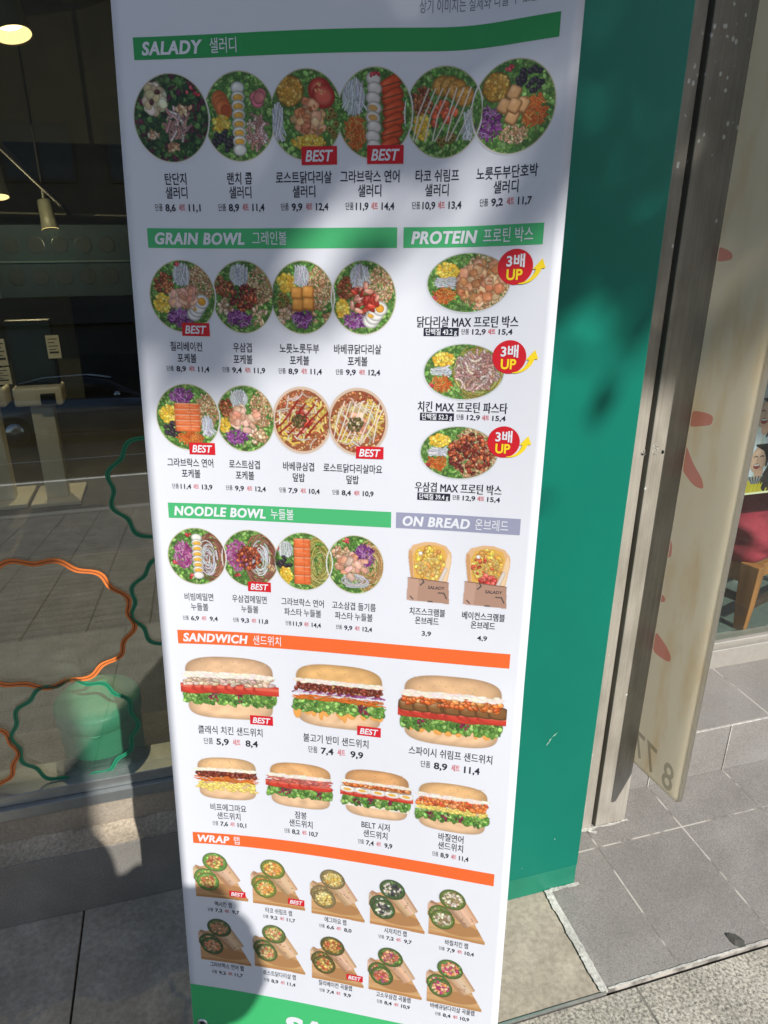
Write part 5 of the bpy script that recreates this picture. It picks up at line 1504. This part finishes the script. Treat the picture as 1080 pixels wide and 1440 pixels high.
b = MB(); b.add(*loft([(-1.3, 1.30, 1.34, .52, .6), (-.8, 1.40, 1.445, .60, .5), (.1, 1.43, 1.475, .61, .5), (.5, 1.36, 1.40, .56, .6)]), 0, True)
b.build('roof', simple('sky_bright_roof', (.6, .62, .64), .35, .04, 3, 0.0), car)  # light roof colour stands in for bright sky caught on the roof
for sx in (-1.42, 1.42):
    for sy in (-.86, .86):
        Mx = Matrix.Rotation(math.pi / 2, 4, 'X')
        b = MB(); b.lathe([(.19, -.1), (.30, -.11), (.325, -.08), (.325, .08), (.30, .11), (.19, .1)], (CX + sx, CY + sy, CZ + .325), 28, 0, Mx); w = b.build('wheel', M['tyre'], car)
        b = MB(); b.lathe([(0, .105), (.06, .11), (.18, .095), (.2, .07), (.2, -.07), (.18, -.095), (.06, -.11), (0, -.105)], (CX + sx, CY + sy, CZ + .325), 20, 0, Mx); b.build('rim', M['chrome'], w)
for sy in (-.98, .98):
    b = MB(); b.lathe([(0, -.07), (.05, -.06), (.075, 0), (.05, .06), (0, .07)], (CX + .72, CY + sy, CZ + 1.0), 14); b.build('wing_mirror', M['chrome'], car)
for sy in (-.6, .6):
    b = MB(); b.lathe([(0, -.04), (.1, -.03), (.12, 0), (.1, .03), (0, .04)], (CX + 2.30, CY + sy, CZ + .60), 14, 0, Matrix.Rotation(math.pi / 2, 4, 'Y')); b.build('headlight', M['chrome'], car)

def building(x0, x1, y0, h, label, col, cols, rows, dark):
    t = thing('street_building', label, 'building', ((x0 + x1) / 2, y0 - 4, 0))
    b = MB(); b.box(x0, x1, y0 - 9, y0, -0.16, h); b.build('wall', simple('wall_paint', col, 0.85, 0.08, 1.5), t)
    b = MB(); b.box(x0 - .15, x1 + .15, y0 - 9, y0 + .2, h, h + .4); b.build('parapet', simple('parapet_paint', tuple(c * .7 for c in col), 0.85, 0.08, 1.5), t)
    gm, fm = simple('window_dark_glass', dark, 0.3, 0.05, 1), simple('brown_frame', tuple(c * .5 for c in col), .6, .05, 2)
    for i in range(cols):
        for j in range(rows):
            wx = x0 + (i + .5) * (x1 - x0) / cols; wz = 4.4 + j * 3.1; w = (x1 - x0) / cols * .34
            b = MB(); b.box(wx - w, wx + w, y0 + .005, y0 + .05, wz - .8, wz + .8, 0); b.box(wx - w + .07, wx + w - .07, y0 + .051, y0 + .056, wz - .72, wz + .72, 1); b.box(wx - .03, wx + .03, y0 + .057, y0 + .065, wz - .72, wz + .72, 0)
            b.build('window', [fm, gm], t)
    b = MB(); b.box(x0 + .6, x1 - .6, y0 + .005, y0 + .03, 0.3, 2.7, 0); b.build('shop_glazing', gm, t)
    b = MB(); b.box(x0 + .3, x1 - .3, y0 + .005, y0 + .35, 2.8, 3.3); b.build('awning_board', simple('sign_board', tuple(c * .5 for c in col), .6, .05, 2), t)
building(-26, -13.2, -20.2, 11, 'grey rendered building across the street, left of the brown one in the reflection', (0.16, 0.16, 0.155), 4, 2, (0.02, 0.024, 0.028))
building(-13, 0.8, -20.2, 11.5, 'dark brown building straight across the street from the shop', (0.09, 0.075, 0.06), 5, 2, (0.015, 0.018, 0.02))
building(1.0, 14, -20.2, 10, 'tan building across the street, opposite the blade sign', (0.2, 0.17, 0.13), 4, 2, (0.02, 0.024, 0.028))

TX, TY = 0.615, -2.2
tree = thing('street_tree', 'leafy street tree on the pavement behind the photographer', 'tree', (TX, TY, 0))
b = MB()
tp = [(TX, TY, -0.02), (TX, TY, 0.15), (TX + .01, TY, 1.2), (TX - .01, TY + .01, 2.6), (TX + .06, TY - .05, 3.8), (TX + .2, TY - .2, 4.9), (TX + .35, TY - .4, 6.2), (TX + .4, TY - .5, 7.6)]
b.tube(tp, [.26, .205, .185, .175, .165, .14, .09, .03], 18)
rt = random.Random(12)
CC = Vector((1.45, -2.75, 6.25)); CR = Vector((3.7, 2.4, 1.9))
def hang(q):
    """height above the shade edge that the crown is cut to along the sun"""
    t = (1.0 - q.y) / SUN_T.y
    x, z = q.x + SUN_T.x * t, q.z + SUN_T.z * t
    return z - (1.45 - .30 * min(max(.15 - x, 0), .4))
for k in range(11):
    z0 = rt.uniform(3.7, 6); i = 5 if z0 < 4.9 else 6
    st_ = Vector(tp[i]); a = rt.uniform(0, 6.28)
    en = CC + Vector((CR.x * .75 * math.cos(a), CR.y * .75 * math.sin(a), rt.uniform(-.7, .8)))
    if hang(en) < .3: en.z += .3 - hang(en)
    md = st_.lerp(en, .5) + Vector((0, 0, .3))
    b.tube([st_, md, en], [.07, .045, .012], 8)
b.build('trunk', simple('tree_bark', (0.11, 0.09, 0.07), 0.9, 0.4, 22, 0.8, stretch=(1, 1, .3)), tree)
n = NT('tree_leaf')
v = n.coords(); c = n.ramp(n.noise(v, 2.5, 3), [(0.3, (0.035, 0.085, 0.018)), (0.7, (0.075, 0.14, 0.032))])
d = n.add('ShaderNodeBsdfDiffuse'); n.link(c, d.inputs[0]); t_ = n.add('ShaderNodeBsdfTranslucent'); n.link(c, t_.inputs[0])
mm = n.add('ShaderNodeMixShader'); mm.inputs[0].default_value = .35; n.link(d.outputs[0], mm.inputs[1]); n.link(t_.outputs[0], mm.inputs[2]); n.link(mm.outputs[0], n.out.inputs[0])
b = MB()
for k in range(330):
    while True:
        q = Vector((rt.uniform(-1, 1), rt.uniform(-1, 1), rt.uniform(-1, 1)))
        if q.length < 1: break
    c = CC + Vector((q.x * CR.x, q.y * CR.y, q.z * CR.z))
    if hang(c) < 0.12: c.z += rt.uniform(.3, 1.2) - min(0, hang(c)) * .8
    for _ in range(62):
        p0 = c + Vector((rt.gauss(0, .34), rt.gauss(0, .34), rt.gauss(0, .22)))
        hg = hang(p0) + 0.26 * mnoise.noise(p0 * 1.5) + .05
        if hg < 0 and rt.random() > .09 * max(0, 1 + hg * 2.2): continue  # leaves dropped so the crown's shade stops at a set edge on the banner
        e = Euler((rt.uniform(-1, 1), rt.uniform(-1, 1), rt.uniform(0, 6.28))).to_matrix()
        s_ = rt.uniform(.05, .09)
        b.add([p0 + e @ Vector((-s_, 0, 0)), p0 + e @ Vector((0, -s_ * .55, .01)), p0 + e @ Vector((s_ * 1.2, 0, -.01)), p0 + e @ Vector((0, s_ * .55, .01))], [(0, 1, 2, 3)])
b.build('crown', n.m, tree)

# the photographer, standing just behind the camera position
M['skin'] = simple('skin', (0.52, 0.33, 0.24), 0.55, 0.06, 12, 0.05)
M['hair'] = simple('dark_hair', (0.015, 0.012, 0.01), 0.5, 0.3, 60, 0.3)
M['shirt'] = simple('navy_cotton', (0.03, 0.04, 0.07), 0.85, 0.15, 40, 0.2)
M['trouser'] = simple('grey_denim', (0.07, 0.08, 0.1), 0.85, 0.15, 60, 0.2)
F3 = Vector((math.cos(math.radians(74.4)) * math.cos(math.radians(22)), math.sin(math.radians(74.4)) * math.cos(math.radians(22)), -math.sin(math.radians(22))))
R3 = Vector((math.sin(math.radians(74.4)), -math.cos(math.radians(74.4)), 0)); U3 = R3.cross(F3)
CP = Vector((0, 0, 1.5))
def at_phone(r, u, f): return CP + R3 * r + U3 * u + F3 * f
person = thing('person', 'person in a navy shirt holding up a phone to take the photo', 'person', (0.21, -0.45, 0))
def skin_mesh(name, chains, mat, levels=2):
    """chains: list of (start index or None, [(point, radius), ...])"""
    me = bpy.data.meshes.new(name)
    vs, rs, es = [], [], []
    for st, pts in chains:
        prev = st
        for pnt, rad in pts:
            vs.append(tuple(pnt)); rs.append(rad)
            if prev is not None: es.append((prev, len(vs) - 1))
            prev = len(vs) - 1
    me.from_pydata(vs, es, [])
    me.materials.append(mat)
    o = bpy.data.objects.new(name, me)
    COL.objects.link(o)
    m = o.modifiers.new('skin', 'SKIN'); m.use_smooth_shade = True
    for i, s in enumerate(me.skin_vertices[0].data):
        rr = rs[i]
        s.radius = rr if isinstance(rr, tuple) else (rr, rr)
        s.use_root = (i == 0)
    o.modifiers.new('smooth', 'SUBSURF').levels = levels
    o.modifiers['smooth'].render_levels = levels
    put_under(o, person)
    return o
V3 = Vector
ch_ = [(None, [(V3((.21, -.46, .78)), .125), (V3((.205, -.455, .93)), .11), (V3((.15, -.44, 1.01)), .115), (V3((.155, -.42, 1.10)), .075), (V3((.20, -.365, 1.18)), .046), (V3((.25, -.31, 1.265)), .058), (V3((.27, -.277, 1.335)), .088), (V3((.275, -.282, 1.40)), .075)])]
ch_.append((3, [(V3((.05, -.41, 1.12)), .055), (V3((-.06, -.26, 1.03)), .042), (V3((-.03, -.13, 1.24)), .03), (at_phone(.012, -.125, -.035), .026), (at_phone(.018, -.085, -.038), .030)]))
hb = 12
for k, (du, L) in enumerate(((.026, 1.0), (.008, 1.08), (-.010, 1.0), (-.027, .82))):
    ch_.append((hb, [(at_phone(.036, -.075 + du, -.036), .0095), (at_phone(.058 + .003 * L, -.072 + du, -.026), .0085), (at_phone(.0655, -.068 + du, -.012), .0075)]))
ch_.append((hb, [(at_phone(-.012, -.095, -.030), .011), (at_phone(-.026, -.075, -.022), .0095), (at_phone(-.0265, -.05, -.014), .008)]))
i0 = sum(len(c[1]) for c in ch_)
ch_.append((3, [(V3((.26, -.43, 1.03)), .052), (V3((.235, -.20, 1.02)), .040), (V3((.15, -.10, 1.31)), .030), (V3((.135, -.075, 1.405)), .032)]))
hr = i0 + 3
for k in range(4):
    w_ = V3((.010, .0, .012)) * (k - 1.5)
    ch_.append((hr, [(V3((.108, -.06, 1.425)) + w_, .0095), (V3((.088, -.05, 1.437)) + w_, .0085), (V3((.072, -.046, 1.442)) + w_ * .8, .0075)]))
ch_.append((hr, [(V3((.13, -.055, 1.385)), .011), (V3((.108, -.045, 1.39)), .0095), (V3((.088, -.042, 1.40)), .008)]))
for s_ in (-1, 1):
    x = .21 + .085 * s_
    ch_.append((0, [(V3((x, -.46, .74)), .092), (V3((x + .01 * s_, -.44, .42)), .056), (V3((x + .015 * s_, -.47, .10)), .038), (V3((x + .02 * s_, -.40, .035)), .036), (V3((x + .03 * s_, -.30, .028)), .028)]))
skin_mesh('body', ch_, M['skin'])
skin_mesh('shirt', [(None, [(V3((.21, -.46, .74)), .15), (V3((.205, -.455, .93)), .132), (V3((.15, -.44, 1.01)), .135), (V3((.155, -.42, 1.09)), .095), (V3((.18, -.39, 1.145)), .058)]), (3, [(V3((.05, -.41, 1.12)), .073), (V3((-.04, -.285, 1.05)), .062)]), (3, [(V3((.26, -.43, 1.03)), .065), (V3((.238, -.24, 1.022)), .053)])], M['shirt'])
skin_mesh('trousers', [(None, [(V3((.21, -.46, .78)), .142)])] + [(0, [(V3((.21 + .085 * s_, -.46, .72)), .108), (V3((.21 + .095 * s_, -.44, .42)), .075), (V3((.21 + .1 * s_, -.468, .12)), .066)]) for s_ in (-1, 1)], M['trouser'])
HD = V3((.272, -.279, 1.345))
b = MB()
fw = V3((-.18, .95, .12)).normalized(); sd = fw.cross(V3((0, 0, 1))).normalized(); uh = sd.cross(fw)
vs = []
for j in range(17):
    for i in range(32):
        th = 2 * math.pi * i / 32; ph = math.pi * j / 16
        d = sd * math.sin(ph) * math.cos(th) + fw * math.sin(ph) * math.sin(th) + uh * math.cos(ph)
        face = max(0, d.dot(fw)) if d.dot(uh) < .45 else 0
        rr = .102 + .004 * math.sin(9 * th) - .045 * min(1, face * 1.6) + (.012 if d.dot(uh) < -.2 and d.dot(fw) < .2 else 0)
        vs.append(HD + V3((0, 0, .008)) + V3((d.x, d.y, d.z * (1.12 if d.z > 0 else 1.5))) * 1.06 * rr * (1.12 if d.dot(uh) < 0 and d.dot(fw) < 0 else 1))
b.add(vs, [(j * 32 + i, j * 32 + (i + 1) % 32, (j + 1) * 32 + (i + 1) % 32, (j + 1) * 32 + i) for j in range(16) for i in range(32)], 0, True)
b.build('hair', M['hair'], person)
def ball(name, c, r, mat, sc=(1, 1, 1)):
    b = MB(); b.lathe([(r * math.sin(math.pi * k / 8) * sc[0], -r * math.cos(math.pi * k / 8) * sc[2]) for k in range(9)], c, 14); return b.build(name, mat, person)
for s_ in (-1, 1):
    ball('eye', HD + fw * .079 + sd * .03 * s_ + uh * .002, .011, M['offwhite']); ball('pupil', HD + fw * .086 + sd * .03 * s_ + uh * .002, .006, M['blackp'])
    ball('ear', HD + sd * .088 * s_ - uh * .01, .02, M['skin'], (.6, 1, 1.3))
ball('nose', HD + fw * .094 - uh * .022, .014, M['skin'], (1, 1, 1.3)); ball('mouth', HD + fw * .079 - uh * .048, .018, simple('lips', (.4, .12, .11), .5, .05, 9), (1, 1, .35))
for s_ in (-1, 1):
    b = MB(); x = .21 + .105 * s_
    vs_, fs_ = [], []
    for yy, w, h in ((-.52, .034, .075), (-.44, .042, .085), (-.35, .046, .06), (-.27, .036, .042), (-.245, .02, .03)):
        for k in range(12):
            a = 2 * math.pi * k / 12; vs_.append((x + w * math.cos(a), yy, max(.002, h / 2 + h * .55 * math.sin(a))))
    b.add(vs_, [(i * 12 + k, i * 12 + (k + 1) % 12, i * 12 + 12 + (k + 1) % 12, i * 12 + 12 + k) for i in range(4) for k in range(12)] + [tuple(range(12))[::-1], tuple(range(48, 60))], 0, True)
    b.build('shoe', M['offwhite'], person)
Mp = Matrix((R3, U3, -F3)).transposed().to_4x4(); Mp.translation = at_phone(.018, -.058, -.010)
ph = thing('phone', 'black phone held up by the person taking the photo', 'phone', tuple(at_phone(.018, -.058, -.010)))
b = MB(); b.box(-.037, .037, -.078, .078, -.004, .004, 0, Mp); b.build('case', M['blackp'], ph, bevel=0.003)
b = MB(); b.box(-.034, .034, -.073, .073, .0041, .0046, 0, Mp); b.build('screen', M['screen'], ph)
bpy.data.objects.remove(_fo)
